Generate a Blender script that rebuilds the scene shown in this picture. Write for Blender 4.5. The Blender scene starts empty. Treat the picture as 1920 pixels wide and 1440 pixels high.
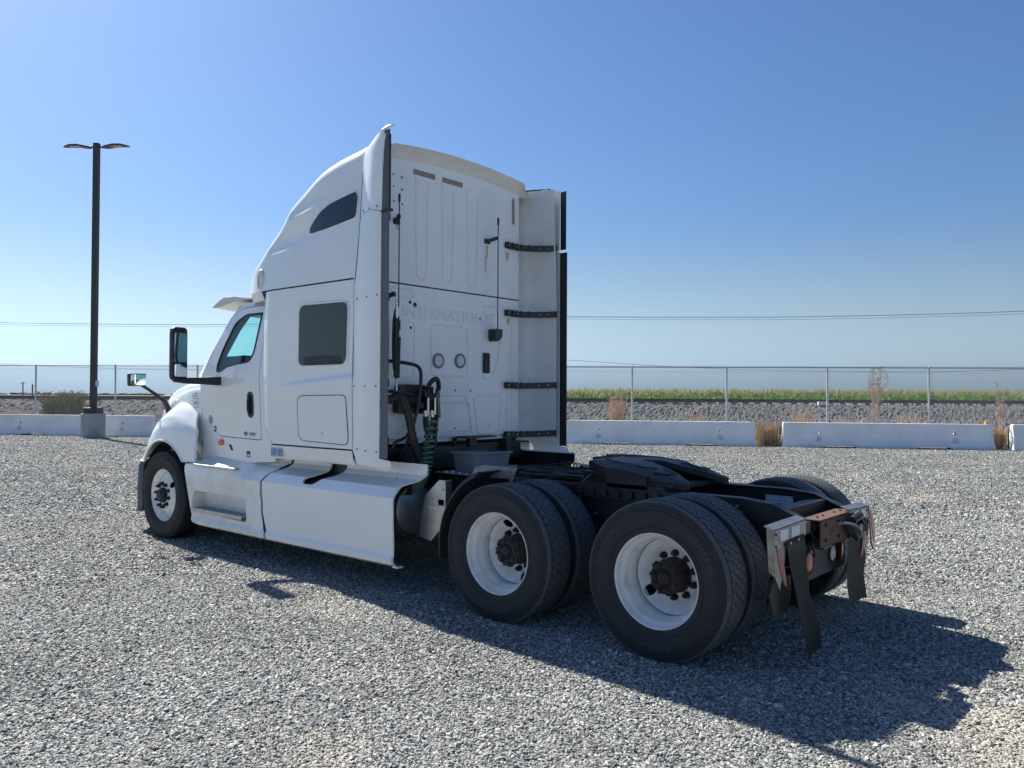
import bpy, bmesh, math, random
import numpy as np
from mathutils import Vector, Matrix, noise
from mathutils.geometry import tessellate_polygon

random.seed(7)
rng = np.random.default_rng(7)
SC = bpy.context.scene
COL = SC.collection
PI = math.pi
rad = math.radians

# ------------------------------------------------------------------ camera
YAW, PITCH, ROLL = 0.8618, 0.0153, 0.0049
CAM = Vector((-2.609, 5.611, 1.6354))
a = -YAW
f0 = Vector((math.cos(a), math.sin(a), 0)); r0 = Vector((math.sin(a), -math.cos(a), 0)); u0 = Vector((0, 0, 1))
f1 = f0 * math.cos(PITCH) + u0 * math.sin(PITCH); u1 = u0 * math.cos(PITCH) - f0 * math.sin(PITCH)
r2 = r0 * math.cos(ROLL) + u1 * math.sin(ROLL); u2 = u1 * math.cos(ROLL) - r0 * math.sin(ROLL)
cd = bpy.data.cameras.new('camera'); co = bpy.data.objects.new('camera', cd); COL.objects.link(co)
M = Matrix((r2, u2, -f1)).transposed().to_4x4(); M.translation = CAM
co.matrix_world = M
cd.sensor_width = 36.0; cd.sensor_fit = 'HORIZONTAL'; cd.lens = 36.0 * 1520.5 / 1920.0
cd.clip_start = 0.05; cd.clip_end = 6000
SC.camera = co
VIEW_AZ = math.atan2(f0.y, f0.x)

# ------------------------------------------------------------------ light
SUN = Vector((1.10, -0.165, 1.0)).normalized()          # towards the sun
EL = math.asin(SUN.z)
w = bpy.data.worlds.new('World'); SC.world = w; w.use_nodes = True
nt = w.node_tree
bg = nt.nodes['Background']
sky = nt.nodes.new('ShaderNodeTexSky'); sky.sky_type = 'NISHITA'; sky.sun_disc = False
sky.sun_elevation = EL
sky.sun_rotation = math.atan2(SUN.x, SUN.y)
sky.altitude = 20; sky.air_density = 1.25; sky.dust_density = 0.9; sky.ozone_density = 2.0
# clear blue air above, paler and whiter air low over the horizon, the same all round
def wn(t_): return nt.nodes.new(t_)
tint = wn('ShaderNodeMixRGB'); tint.blend_type = 'MULTIPLY'; tint.inputs[0].default_value = 1; tint.inputs[2].default_value = (.485, .655, .93, 1)
nt.links.new(sky.outputs[0], tint.inputs[1])
lum = wn('ShaderNodeRGBToBW'); nt.links.new(sky.outputs[0], lum.inputs[0])
pale = wn('ShaderNodeMixRGB'); pale.blend_type = 'MULTIPLY'; pale.inputs[0].default_value = 1; pale.inputs[2].default_value = (.61, .82, 1.01, 1)
nt.links.new(lum.outputs[0], pale.inputs[1])
tcw = wn('ShaderNodeTexCoord'); sxw = wn('ShaderNodeSeparateXYZ'); nt.links.new(tcw.outputs['Generated'], sxw.inputs[0])
mrw = wn('ShaderNodeMapRange'); mrw.interpolation_type = 'SMOOTHSTEP'
mrw.inputs[1].default_value = .03; mrw.inputs[2].default_value = .22; mrw.inputs[3].default_value = 1; mrw.inputs[4].default_value = 0
nt.links.new(sxw.outputs[2], mrw.inputs[0])
mxw = wn('ShaderNodeMixRGB'); nt.links.new(mrw.outputs[0], mxw.inputs[0]); nt.links.new(tint.outputs[0], mxw.inputs[1]); nt.links.new(pale.outputs[0], mxw.inputs[2])
nt.links.new(mxw.outputs[0], bg.inputs[0]); bg.inputs[1].default_value = 0.0600
sl = bpy.data.lights.new('sun', 'SUN'); sl.energy = 5.0; sl.angle = rad(0.55); sl.color = (1.0, 0.975, 0.88)
so = bpy.data.objects.new('sun', sl); COL.objects.link(so)
so.rotation_euler = SUN.to_track_quat('Z', 'Y').to_euler(); so.location = (20, 0, 30)
vs = SC.view_settings
vs.view_transform = 'Standard'; vs.look = 'None'; vs.exposure = 0.97; vs.gamma = 1.0; vs.use_curve_mapping = False
SC.cycles.max_bounces = 6; SC.cycles.transparent_max_bounces = 12
SC.cycles.use_denoising = True

# ------------------------------------------------------------------ materials
def mat(name, col, rough=0.5, metal=0.0, coat=0.0, var=0.0, vscale=8.0, dirt=None, dirt_amt=0.0, dscale=3.0,
        bump=0.0, bscale=60.0, spec=0.5, coord='Object'):
    m = bpy.data.materials.new(name); m.use_nodes = True
    t = m.node_tree; N = t.nodes; L = t.links; b = N['Principled BSDF']
    b.inputs['Roughness'].default_value = rough; b.inputs['Metallic'].default_value = metal
    b.inputs['Coat Weight'].default_value = coat; b.inputs['Coat Roughness'].default_value = 0.06
    b.inputs['Specular IOR Level'].default_value = spec
    b.inputs['Base Color'].default_value = (*col, 1)
    tc = N.new('ShaderNodeTexCoord')
    out = None
    if var > 0:
        n = N.new('ShaderNodeTexNoise'); n.inputs['Scale'].default_value = vscale; n.inputs['Detail'].default_value = 6
        L.new(tc.outputs[coord], n.inputs['Vector'])
        mr = N.new('ShaderNodeMapRange'); mr.inputs[1].default_value = .25; mr.inputs[2].default_value = .75
        mr.inputs[3].default_value = 1 - var; mr.inputs[4].default_value = 1 + var
        L.new(n.outputs['Fac'], mr.inputs[0])
        hs = N.new('ShaderNodeHueSaturation'); hs.inputs['Color'].default_value = (*col, 1)
        L.new(mr.outputs[0], hs.inputs['Value']); out = hs.outputs[0]
    if dirt is not None:
        n = N.new('ShaderNodeTexNoise'); n.inputs['Scale'].default_value = dscale; n.inputs['Detail'].default_value = 8
        n.inputs['Roughness'].default_value = .65
        L.new(tc.outputs[coord], n.inputs['Vector'])
        cr = N.new('ShaderNodeMapRange'); cr.inputs[1].default_value = .45; cr.inputs[2].default_value = .75
        cr.inputs[4].default_value = dirt_amt
        L.new(n.outputs['Fac'], cr.inputs[0])
        mx = N.new('ShaderNodeMixRGB'); mx.inputs[1].default_value = (*col, 1); mx.inputs[2].default_value = (*dirt, 1)
        if out: L.new(out, mx.inputs[1])
        L.new(cr.outputs[0], mx.inputs[0]); out = mx.outputs[0]
    if out: L.new(out, b.inputs['Base Color'])
    if bump > 0:
        n = N.new('ShaderNodeTexNoise'); n.inputs['Scale'].default_value = bscale; n.inputs['Detail'].default_value = 5
        L.new(tc.outputs[coord], n.inputs['Vector'])
        bp = N.new('ShaderNodeBump'); bp.inputs['Strength'].default_value = bump; bp.inputs['Distance'].default_value = .01
        L.new(n.outputs['Fac'], bp.inputs['Height']); L.new(bp.outputs[0], b.inputs['Normal'])
    return m

WHITE = mat('white_paint', (.855, .87, .86), .26, coat=.7, var=.02, vscale=2, dirt=(.62, .58, .52), dirt_amt=.16, dscale=1.3)
WHITE_D = mat('white_paint_dirty', (.84, .845, .82), .33, coat=.5, dirt=(.46, .41, .33), dirt_amt=.55, dscale=2.6)
WHITE_B = mat('white_wall_paint', (.865, .88, .87), .36, coat=.35, dirt=(.55, .52, .46), dirt_amt=.3, dscale=1.7)
INNER_W = mat('white_inner_plastic', (.86, .87, .85), .55, dirt=(.45, .42, .36), dirt_amt=.35, dscale=1.5)
COVE = mat('roof_lip_paint', (.72, .72, .69), .55, var=.05)
TAPE = mat('brown_tape_residue', (.30, .24, .21), .8, var=.12, vscale=30)
RUBBER = mat('tyre_rubber', (.018, .020, .024), .72, dirt=(.042, .044, .048), dirt_amt=.5, dscale=7, bump=.15, bscale=150)
TREAD = mat('tread_rubber', (.085, .09, .10), .75, var=.15, vscale=30, dirt=(.13, .13, .13), dirt_amt=.5, dscale=10)
TRIMR = mat('rubber_edge_black', (.018, .019, .022), .55, var=.1)
TRIMG = mat('rubber_edge_grey', (.10, .11, .12), .5, var=.08, vscale=20)
BLACKP = mat('black_plastic', (.022, .023, .025), .42, var=.1, dirt=(.07, .07, .07), dirt_amt=.4)
BLACKG = mat('black_grease', (.020, .020, .021), .55, dirt=(.06, .056, .05), dirt_amt=.7, dscale=6, bump=.25, bscale=40)
CHASSIS = mat('chassis_paint', (.018, .019, .022), .5, dirt=(.06, .056, .052), dirt_amt=.6, dscale=5, bump=.2, bscale=50)
SEAM = mat('seam_sealant', (.035, .03, .032), .8)
RIMW = mat('rim_white_steel', (.88, .88, .87), .36, coat=.3, dirt=(.34, .29, .23), dirt_amt=.45, dscale=9)
RUSTH = mat('hub_rusty', (.016, .014, .013), .65, dirt=(.06, .028, .018), dirt_amt=.7, dscale=16, bump=.4, bscale=70)
HUBD = mat('hub_dark', (.016, .016, .017), .55, dirt=(.045, .035, .03), dirt_amt=.6, dscale=20, bump=.3, bscale=70)
RUST = mat('rusty_brown_steel', (.12, .062, .040), .7, dirt=(.09, .05, .035), dirt_amt=.8, dscale=14, bump=.3, bscale=60)
ALU = mat('aluminium', (.55, .57, .60), .32, metal=.9, var=.1, vscale=25, dirt=(.25, .24, .22), dirt_amt=.5, dscale=12)
ALUH = mat('worn_aluminium_plate', (.34, .34, .33), .4, metal=.8, dirt=(.12, .11, .10), dirt_amt=.8, dscale=9)
ALUD = mat('aluminium_dull', (.30, .31, .33), .5, metal=.5, dirt=(.12, .11, .10), dirt_amt=.7, dscale=18, bump=.1)
TANK = mat('tank_aluminium', (.35, .36, .38), .38, metal=.75, var=.08, dirt=(.2, .18, .16), dirt_amt=.5)
STEELP = mat('polished_steel', (.62, .63, .64), .18, metal=1.0)
FLAP = mat('mud_flap_rubber', (.045, .047, .052), .6, var=.15, vscale=12, dirt=(.10, .095, .085), dirt_amt=.5, dscale=8)
GREEN = mat('green_hose', (.10, .19, .12), .45, var=.12)
STICK = mat('sticker_white', (.62, .66, .72), .4, dirt=(.4, .42, .46), dirt_amt=.4, dscale=40)
STICKF = mat('sticker_faded', (.58, .58, .56), .45, dirt=(.35, .32, .3), dirt_amt=.5, dscale=40)
INK = mat('print_ink_black', (.02, .02, .025), .6)
INKG = mat('print_ink_grey', (.25, .28, .33), .6)
BLUE = mat('sticker_blue', (.05, .25, .60), .4, var=.1)
RED = mat('red_lens', (.45, .035, .03), .25, coat=.5)
REDR = mat('red_reflective_tape', (.38, .06, .07), .4, dirt=(.42, .36, .35), dirt_amt=.8, dscale=50)
ORANGE = mat('orange_lens', (.75, .14, .02), .25, coat=.6)
LENS = mat('clear_lens', (.62, .64, .66), .2, coat=.6, var=.2, vscale=70)
RINGG = mat('grey_gasket', (.22, .23, .24), .6)
MIRR = mat('mirror_glass', (.80, .85, .86), .015, metal=1.0)
SEAT = mat('interior_grey', (.11, .12, .13), .8, var=.15)
TUB = mat('grey_plastic', (.24, .26, .29), .55, var=.06, dirt=(.14, .14, .14), dirt_amt=.4, dscale=6)
CONC = mat('concrete', (.36, .37, .37), .85, var=.12, vscale=5, dirt=(.22, .22, .21), dirt_amt=.5, dscale=2.5, bump=.4, bscale=30)
KRAIL = mat('barrier_white_paint', (.86, .86, .85), .75, var=.04, vscale=3, dirt=(.56, .56, .54), dirt_amt=.5, dscale=1.9, bump=.2, bscale=25)
KPOCK = mat('barrier_pocket_stain', (.66, .66, .66), .85, dirt=(.22, .21, .2), dirt_amt=.8, dscale=14)
PINK = mat('pink_marking_paint', (.55, .30, .33), .8, dirt=(.62, .6, .62), dirt_amt=.8, dscale=20)
BRONZE = mat('lamp_bronze', (.045, .045, .043), .5, var=.08)
GALV = mat('galvanised_steel', (.62, .64, .64), .45, metal=.25, var=.1, vscale=12)
WIRE = mat('galvanised_wire', (.25, .26, .29), .55, metal=.3)
CABLE = mat('power_cable', (.22, .23, .26), .6)
WOOD = mat('weathered_wood', (.16, .13, .11), .9, var=.2)
RAILM = mat('rail_steel', (.06, .045, .04), .6, var=.15)
TIE = mat('tie_concrete', (.16, .15, .14), .9, var=.15)
WBOX = mat('white_box_paint', (.75, .75, .74), .5)
YEL = mat('orange_reflector', (.85, .42, .03), .35)
DRY = mat('dry_weed_stems', (.60, .43, .28), .9, var=.3, vscale=3)
DRYP = mat('dry_weed_pink', (.42, .29, .24), .9, var=.3, vscale=3)
OLIVE = mat('olive_bush_leaves', (.30, .29, .11), .8, var=.35, vscale=4)
STEM = mat('woody_stems', (.18, .13, .09), .9)
TREELINE = mat('far_trees', (.10, .115, .09), .95, var=.3, vscale=.3)

VISOR = mat('translucent_visor_plastic', (.70, .68, .62), .4, var=.05)
def glass(name, tint, mixr=0.0, rough=0.02):
    m = bpy.data.materials.new(name); m.use_nodes = True
    t = m.node_tree; N = t.nodes; L = t.links; N.remove(N['Principled BSDF'])
    tr = N.new('ShaderNodeBsdfTransparent'); tr.inputs[0].default_value = (*tint, 1)
    gl = N.new('ShaderNodeBsdfGlossy'); gl.inputs['Roughness'].default_value = rough
    lw = N.new('ShaderNodeLayerWeight'); lw.inputs[0].default_value = .5
    fr = N.new('ShaderNodeMath'); fr.operation = 'POWER'; fr.inputs[1].default_value = 4; L.new(lw.outputs['Facing'], fr.inputs[0])
    ad = N.new('ShaderNodeMath'); ad.operation = 'MULTIPLY_ADD'; ad.inputs[1].default_value = .6; ad.inputs[2].default_value = .05 + mixr
    mx = N.new('ShaderNodeMixShader')
    L.new(fr.outputs[0], ad.inputs[0]); L.new(ad.outputs[0], mx.inputs[0])
    L.new(tr.outputs[0], mx.inputs[1]); L.new(gl.outputs[0], mx.inputs[2])
    L.new(mx.outputs[0], N['Material Output'].inputs[0])
    return m
GLASS = glass('tinted_cab_glass', (.66, .93, .90))
DGLASS = mat('dark_sleeper_glass', (.012, .021, .032), .04, spec=.55)

# ------------------------------------------------------------------ mesh helpers
def obj(name, bm, m, parent=None, smooth=32, bevel=0, seg=2, label=None, kind=None, recalc=True, loc=None):
    if recalc: bmesh.ops.recalc_face_normals(bm, faces=bm.faces[:])
    me = bpy.data.meshes.new(name); bm.to_mesh(me); bm.free()
    for x in (m if isinstance(m, (list, tuple)) else [m]): me.materials.append(x)
    if smooth:
        me.shade_smooth(); me.set_sharp_from_angle(angle=rad(smooth))
    o = bpy.data.objects.new(name, me); COL.objects.link(o)
    if parent is not None: o.parent = parent
    if loc is not None: o.location = loc
    if bevel:
        b = o.modifiers.new('bevel', 'BEVEL'); b.width = bevel; b.segments = seg; b.limit_method = 'ANGLE'; b.angle_limit = rad(40)
    if label: o['label'] = label
    if kind: o['kind'] = kind
    return o

def tag(o, label=None, cat=None, group=None, kind=None):
    if label: o['label'] = label
    if cat: o['category'] = cat
    if group: o['group'] = group
    if kind: o['kind'] = kind
    return o

def empty(name, loc=(0, 0, 0), rz=0):
    o = bpy.data.objects.new(name, None); COL.objects.link(o); o.location = loc; o.rotation_euler = (0, 0, rz)
    o.empty_display_size = .1
    return o

def copy_tree(o, parent=None):
    c = o.copy(); COL.objects.link(c); c.parent = parent
    for ch in [x for x in o.children]: copy_tree(ch, c)
    return c

def BM(): return bmesh.new()

def add(bm, verts, faces, mi=0):
    vs_ = [bm.verts.new(v) for v in verts]
    for f in faces:
        try:
            fc = bm.faces.new([vs_[i] for i in f]); fc.material_index = mi
        except ValueError: pass
    return vs_

def box(bm, x0, x1, y0, y1, z0, z1, rz=0, c=None, mi=0, M=None):
    P = [(x, y, z) for z in (z0, z1) for y in (y0, y1) for x in (x0, x1)]
    if rz or c is not None:
        cx, cy = c if c is not None else ((x0 + x1) / 2, (y0 + y1) / 2)
        s, k = math.sin(rz), math.cos(rz)
        P = [(cx + (x - cx) * k - (y - cy) * s, cy + (x - cx) * s + (y - cy) * k, z) for x, y, z in P]
    if M is not None: P = [M @ Vector(p) for p in P]
    add(bm, P, [(0, 2, 3, 1), (4, 5, 7, 6), (0, 1, 5, 4), (2, 6, 7, 3), (0, 4, 6, 2), (1, 3, 7, 5)], mi)

def frame(d):
    d = Vector(d).normalized(); up = Vector((0, 0, 1)) if abs(d.z) < .95 else Vector((1, 0, 0))
    x = d.cross(up).normalized(); y = x.cross(d).normalized(); return x, y, d

def cyl(bm, p0, p1, r0, r1=None, n=16, caps=True, mi=0):
    p0, p1 = Vector(p0), Vector(p1); r1 = r0 if r1 is None else r1
    x, y, d = frame(p1 - p0)
    vs_ = []
    for p, r in ((p0, r0), (p1, r1)):
        vs_ += [p + x * r * math.cos(2 * PI * i / n) + y * r * math.sin(2 * PI * i / n) for i in range(n)]
    F = [(i, (i + 1) % n, n + (i + 1) % n, n + i) for i in range(n)]
    if caps: F += [tuple(range(n - 1, -1, -1)), tuple(range(n, 2 * n))]
    add(bm, vs_, F, mi)

def bar(bm, p0, p1, w, h, up=(0, 0, 1), mi=0):
    p0, p1 = Vector(p0), Vector(p1); d = (p1 - p0).normalized(); up = Vector(up)
    x = d.cross(up).normalized(); y = x.cross(d).normalized()
    V = [p + x * sx * w / 2 + y * sy * h / 2 for p in (p0, p1) for sx, sy in ((-1, -1), (1, -1), (1, 1), (-1, 1))]
    add(bm, V, [(0, 1, 2, 3), (7, 6, 5, 4), (0, 4, 5, 1), (1, 5, 6, 2), (2, 6, 7, 3), (3, 7, 4, 0)], mi)

def smoothpath(pts, k=6):
    P = [Vector(p) for p in pts]; out = []
    for i in range(len(P) - 1):
        a_, b_, c_, d_ = P[max(i - 1, 0)], P[i], P[i + 1], P[min(i + 2, len(P) - 1)]
        for j in range(k):
            t = j / k
            out.append(.5 * ((2 * b_) + (c_ - a_) * t + (2 * a_ - 5 * b_ + 4 * c_ - d_) * t * t + (3 * b_ - a_ - 3 * c_ + d_) * t ** 3))
    out.append(P[-1]); return out

def tube(bm, pts, r, n=8, caps=True, closed=False, mi=0):
    P = [Vector(p) for p in pts]; m = len(P); rings = []
    x, y, d = frame(P[1] - P[0]); prev = x
    for i, p in enumerate(P):
        if closed: t = (P[(i + 1) % m] - P[i - 1])
        else: t = (P[min(i + 1, m - 1)] - P[max(i - 1, 0)])
        t.normalize(); xx = prev - t * prev.dot(t)
        if xx.length < 1e-6: xx = frame(t)[0]
        xx.normalize(); prev = xx; yy = t.cross(xx)
        rr = r[i] if isinstance(r, (list, tuple)) else r
        rings.append([bm.verts.new(p + xx * rr * math.cos(2 * PI * j / n) + yy * rr * math.sin(2 * PI * j / n)) for j in range(n)])
    R = range(m if closed else m - 1)
    for i in R:
        a_, b_ = rings[i], rings[(i + 1) % m]
        for j in range(n):
            bm.faces.new((a_[j], a_[(j + 1) % n], b_[(j + 1) % n], b_[j])).material_index = mi
    if caps and not closed:
        bm.faces.new(rings[0][::-1]).material_index = mi; bm.faces.new(rings[-1]).material_index = mi

def lathe(bm, prof, n=48, c=(0, 0, 0), axis='y', closed=False, mi=0):
    """prof: list of (r, h) along the axis"""
    rings = []
    for r, h in prof:
        ring = []
        for i in range(n):
            a_ = 2 * PI * i / n; u, v = r * math.cos(a_), r * math.sin(a_)
            p = {'y': (u, h, v), 'z': (u, v, h), 'x': (h, u, v)}[axis]
            ring.append(bm.verts.new((p[0] + c[0], p[1] + c[1], p[2] + c[2])))
        rings.append(ring)
    k = len(prof)
    for i in range(k if closed else k - 1):
        a_, b_ = rings[i], rings[(i + 1) % k]
        for j in range(n):
            bm.faces.new((a_[j], a_[(j + 1) % n], b_[(j + 1) % n], b_[j])).material_index = mi
    return rings

def disc(bm, c, nrm, r, n=24, mi=0, r2_=None):
    c = Vector(c); x, y, d = frame(nrm); r2_ = r if r2_ is None else r2_
    add(bm, [c + x * r * math.cos(2 * PI * i / n) + y * r2_ * math.sin(2 * PI * i / n) for i in range(n)], [tuple(range(n))], mi)

def grid(bm, nu, nv, fn, mi=0):
    V = [[bm.verts.new(fn(i / nu, j / nv)) for j in range(nv + 1)] for i in range(nu + 1)]
    for i in range(nu):
        for j in range(nv):
            bm.faces.new((V[i][j], V[i + 1][j], V[i + 1][j + 1], V[i][j + 1])).material_index = mi
    return V

def loft(bm, secs, closed=False, caps=True, mi=0):
    R = [[bm.verts.new(p) for p in s] for s in secs]; n = len(secs[0])
    for a_, b_ in zip(R[:-1], R[1:]):
        for j in range(n if closed else n - 1):
            bm.faces.new((a_[j], a_[(j + 1) % n], b_[(j + 1) % n], b_[j])).material_index = mi
    if caps and closed:
        bm.faces.new(R[0][::-1]); bm.faces.new(R[-1])
    return R

def panel(bm, outer, holes, fn, cu=(), cv=(), mi=0, mi2=None):
    """tessellated sheet in (u,v) with holes, cut along u/v lines, mapped by fn(u,v,w); w=0 outside, w=1 inside"""
    loops = [[Vector((p[0], p[1], 0)) for p in outer]] + [[Vector((p[0], p[1], 0)) for p in h] for h in holes]
    flat = [p for l in loops for p in l]
    tb = bmesh.new(); tv = [tb.verts.new(p) for p in flat]
    for t in tessellate_polygon(loops):
        try: tb.faces.new([tv[i] for i in t])
        except ValueError: pass
    for val in cu:
        bmesh.ops.bisect_plane(tb, geom=tb.verts[:] + tb.edges[:] + tb.faces[:], plane_co=(val, 0, 0), plane_no=(1, 0, 0), dist=1e-5)
    for val in cv:
        bmesh.ops.bisect_plane(tb, geom=tb.verts[:] + tb.edges[:] + tb.faces[:], plane_co=(0, val, 0), plane_no=(0, 1, 0), dist=1e-5)
    for f in tb.faces:
        f.normal_update()
        if f.normal.z < 0: f.normal_flip()
    tb.verts.index_update()
    A = [bm.verts.new(fn(v.co.x, v.co.y, 0.0)) for v in tb.verts]; B_ = [bm.verts.new(fn(v.co.x, v.co.y, 1.0)) for v in tb.verts]
    for f in tb.faces:
        ids = [v.index for v in f.verts]
        bm.faces.new([A[i] for i in ids]).material_index = mi
        bm.faces.new([B_[i] for i in reversed(ids)]).material_index = mi if mi2 is None else mi2
    for e in tb.edges:
        if len(e.link_faces) == 1:
            i, j = e.verts[0].index, e.verts[1].index
            bm.faces.new((A[i], B_[i], B_[j], A[j])).material_index = mi
    tb.free()

def rrect(x0, x1, y0, y1, r, n=6):
    P = []
    for cx, cy, a0 in ((x1 - r, y1 - r, 0), (x0 + r, y1 - r, 90), (x0 + r, y0 + r, 180), (x1 - r, y0 + r, 270)):
        P += [(cx + r * math.cos(rad(a0 + 90 * i / n)), cy + r * math.sin(rad(a0 + 90 * i / n))) for i in range(n + 1)]
    return P

def rpoly(pts, r, n=4):
    """round the corners of a polygon"""
    out = []; m = len(pts)
    for i in range(m):
        p0, p, p1 = (Vector(pts[(i - 1) % m]), Vector(pts[i]), Vector(pts[(i + 1) % m]))
        rr = r[i] if isinstance(r, (list, tuple)) else r
        d0, d1 = p0 - p, p1 - p; k = min(rr, d0.length * .45, d1.length * .45)
        a_, b_ = p + d0.normalized() * k, p + d1.normalized() * k
        for j in range(n + 1):
            t = j / n; q = a_ * (1 - t) ** 2 + p * 2 * t * (1 - t) + b_ * t * t; out.append((q.x, q.y))
    return out

def interp(x, pts):
    xs = [p[0] for p in pts]; ys = [p[1] for p in pts]
    return float(np.interp(x, xs, ys))

def sint(x, pts):
    """smooth (catmull) interpolation"""
    xs = [p[0] for p in pts]
    if x <= xs[0]: return pts[0][1]
    if x >= xs[-1]: return pts[-1][1]
    i = max(j for j in range(len(xs)) if xs[j] <= x); i = min(i, len(xs) - 2)
    p0, p1 = pts[i], pts[i + 1]; h = p1[0] - p0[0]
    def sl_(j):
        if j == 0: return (pts[1][1] - pts[0][1]) / (pts[1][0] - pts[0][0])
        if j == len(pts) - 1: return (pts[-1][1] - pts[-2][1]) / (pts[-1][0] - pts[-2][0])
        return (pts[j + 1][1] - pts[j - 1][1]) / (pts[j + 1][0] - pts[j - 1][0])
    t = (x - p0[0]) / h; m0, m1 = sl_(i) * h, sl_(i + 1) * h
    return (2 * t ** 3 - 3 * t * t + 1) * p0[1] + (t ** 3 - 2 * t * t + t) * m0 + (-2 * t ** 3 + 3 * t * t) * p1[1] + (t ** 3 - t * t) * m1

def sstep(a_, b_, x):
    t = min(max((x - a_) / (b_ - a_), 0), 1); return t * t * (3 - 2 * t)

def text_geo(bm, s, size, M_, extrude=.001, bevel=0, outline=False, mi=0, align='LEFT', sx=1.0, spacing=1.0):
    c = bpy.data.curves.new('t', 'FONT'); c.body = s; c.size = size; c.extrude = extrude; c.align_x = align
    c.space_character = spacing; c.resolution_u = 3
    if outline: c.fill_mode = 'NONE'; c.bevel_depth = bevel; c.bevel_resolution = 1; c.extrude = 0
    o = bpy.data.objects.new('t', c); me = bpy.data.meshes.new_from_object(o)
    vs_ = [M_ @ Vector((v.co.x * sx, v.co.y, v.co.z)) for v in me.vertices]
    add(bm, vs_, [tuple(p.vertices) for p in me.polygons], mi)
    bpy.data.objects.remove(o); bpy.data.curves.remove(c); bpy.data.meshes.remove(me)

def basis(o, x, y):
    x = Vector(x).normalized(); y = Vector(y).normalized(); z = x.cross(y)
    m = Matrix((x, y, z)).transposed().to_4x4(); m.translation = Vector(o); return m

# ================================================================== SETTING
def ground_material(name, scale, cols, bump=1.0, patch=True):
    m = bpy.data.materials.new(name); m.use_nodes = True
    t = m.node_tree; N = t.nodes; L = t.links; b = N['Principled BSDF']; b.inputs['Roughness'].default_value = .85
    tc = N.new('ShaderNodeTexCoord')
    v = N.new('ShaderNodeTexVoronoi'); v.inputs['Scale'].default_value = scale; L.new(tc.outputs['Object'], v.inputs['Vector'])
    sep = N.new('ShaderNodeSeparateColor'); L.new(v.outputs['Color'], sep.inputs[0])
    r = N.new('ShaderNodeValToRGB'); e = r.color_ramp.elements
    e[0].position = 0; e[0].color = (*cols[0], 1); e[1].position = 1; e[1].color = (*cols[-1], 1)
    for i, c in enumerate(cols[1:-1]):
        q = e.new((i + 1) / (len(cols) - 1)); q.color = (*c, 1)
    L.new(sep.outputs[0], r.inputs[0])
    out = r.outputs[0]
    if patch:
        n = N.new('ShaderNodeTexNoise'); n.inputs['Scale'].default_value = .35; n.inputs['Detail'].default_value = 5
        L.new(tc.outputs['Object'], n.inputs['Vector'])
        mr = N.new('ShaderNodeMapRange'); mr.inputs[1].default_value = .58; mr.inputs[2].default_value = .78; mr.inputs[4].default_value = .25
        L.new(n.outputs['Fac'], mr.inputs[0])
        mx = N.new('ShaderNodeMixRGB'); mx.inputs[2].default_value = (.36, .30, .23, 1)
        L.new(mr.outputs[0], mx.inputs[0]); L.new(out, mx.inputs[1]); out = mx.outputs[0]
    L.new(out, b.inputs['Base Color'])
    bp = N.new('ShaderNodeBump'); bp.inputs['Strength'].default_value = bump; bp.inputs['Distance'].default_value = 1.2 / scale
    bp.invert = True
    L.new(v.outputs['Distance'], bp.inputs['Height']); L.new(bp.outputs[0], b.inputs['Normal'])
    return m

GRAVCOL = [(.06, .063, .066), (.12, .122, .124), (.18, .18, .175), (.25, .247, .232), (.32, .312, .29), (.42, .405, .37)]
GRAVEL = ground_material('gravel_surface', 50, GRAVCOL)
DIRT = ground_material('dry_dirt', 6, [(.20, .15, .11), (.27, .21, .15), (.24, .20, .15), (.30, .24, .18)], .4)
BALL = ground_material('ballast_rock', 15, [(.05, .05, .055), (.08, .08, .088), (.125, .125, .13), (.21, .205, .20), (.12, .105, .095)], 1.0, patch=False)

D = Vector((-0.867, -0.498, 0)); NRM = Vector((0.498, -0.867, 0)); OFF = 22.39        # line of the barriers
def LP(t, off=0.0, z=0.0):
    p = D * t + NRM * (OFF + off); return Vector((p.x, p.y, z))
LANG = math.atan2(D.y, D.x)

bm = BM(); add(bm, [(-3000, -3000, -.03), (3000, -3000, -.03), (3000, 3000, -.03), (-3000, 3000, -.03)], [(0, 1, 2, 3)])
o = obj('ground', bm, DIRT, smooth=None, kind='structure'); tag(o, 'dry tan dirt stretching beyond the fence to the horizon')
bm = BM()
a_ = [LP(-110, 1.0, 0), LP(110, 1.0, 0), LP(110, -90, 0), LP(-110, -90, 0)]
add(bm, a_, [(0, 1, 2, 3)])
lot = obj('gravel_lot', bm, GRAVEL, smooth=None, kind='structure'); tag(lot, 'flat lot surfaced with crushed grey gravel')

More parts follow.
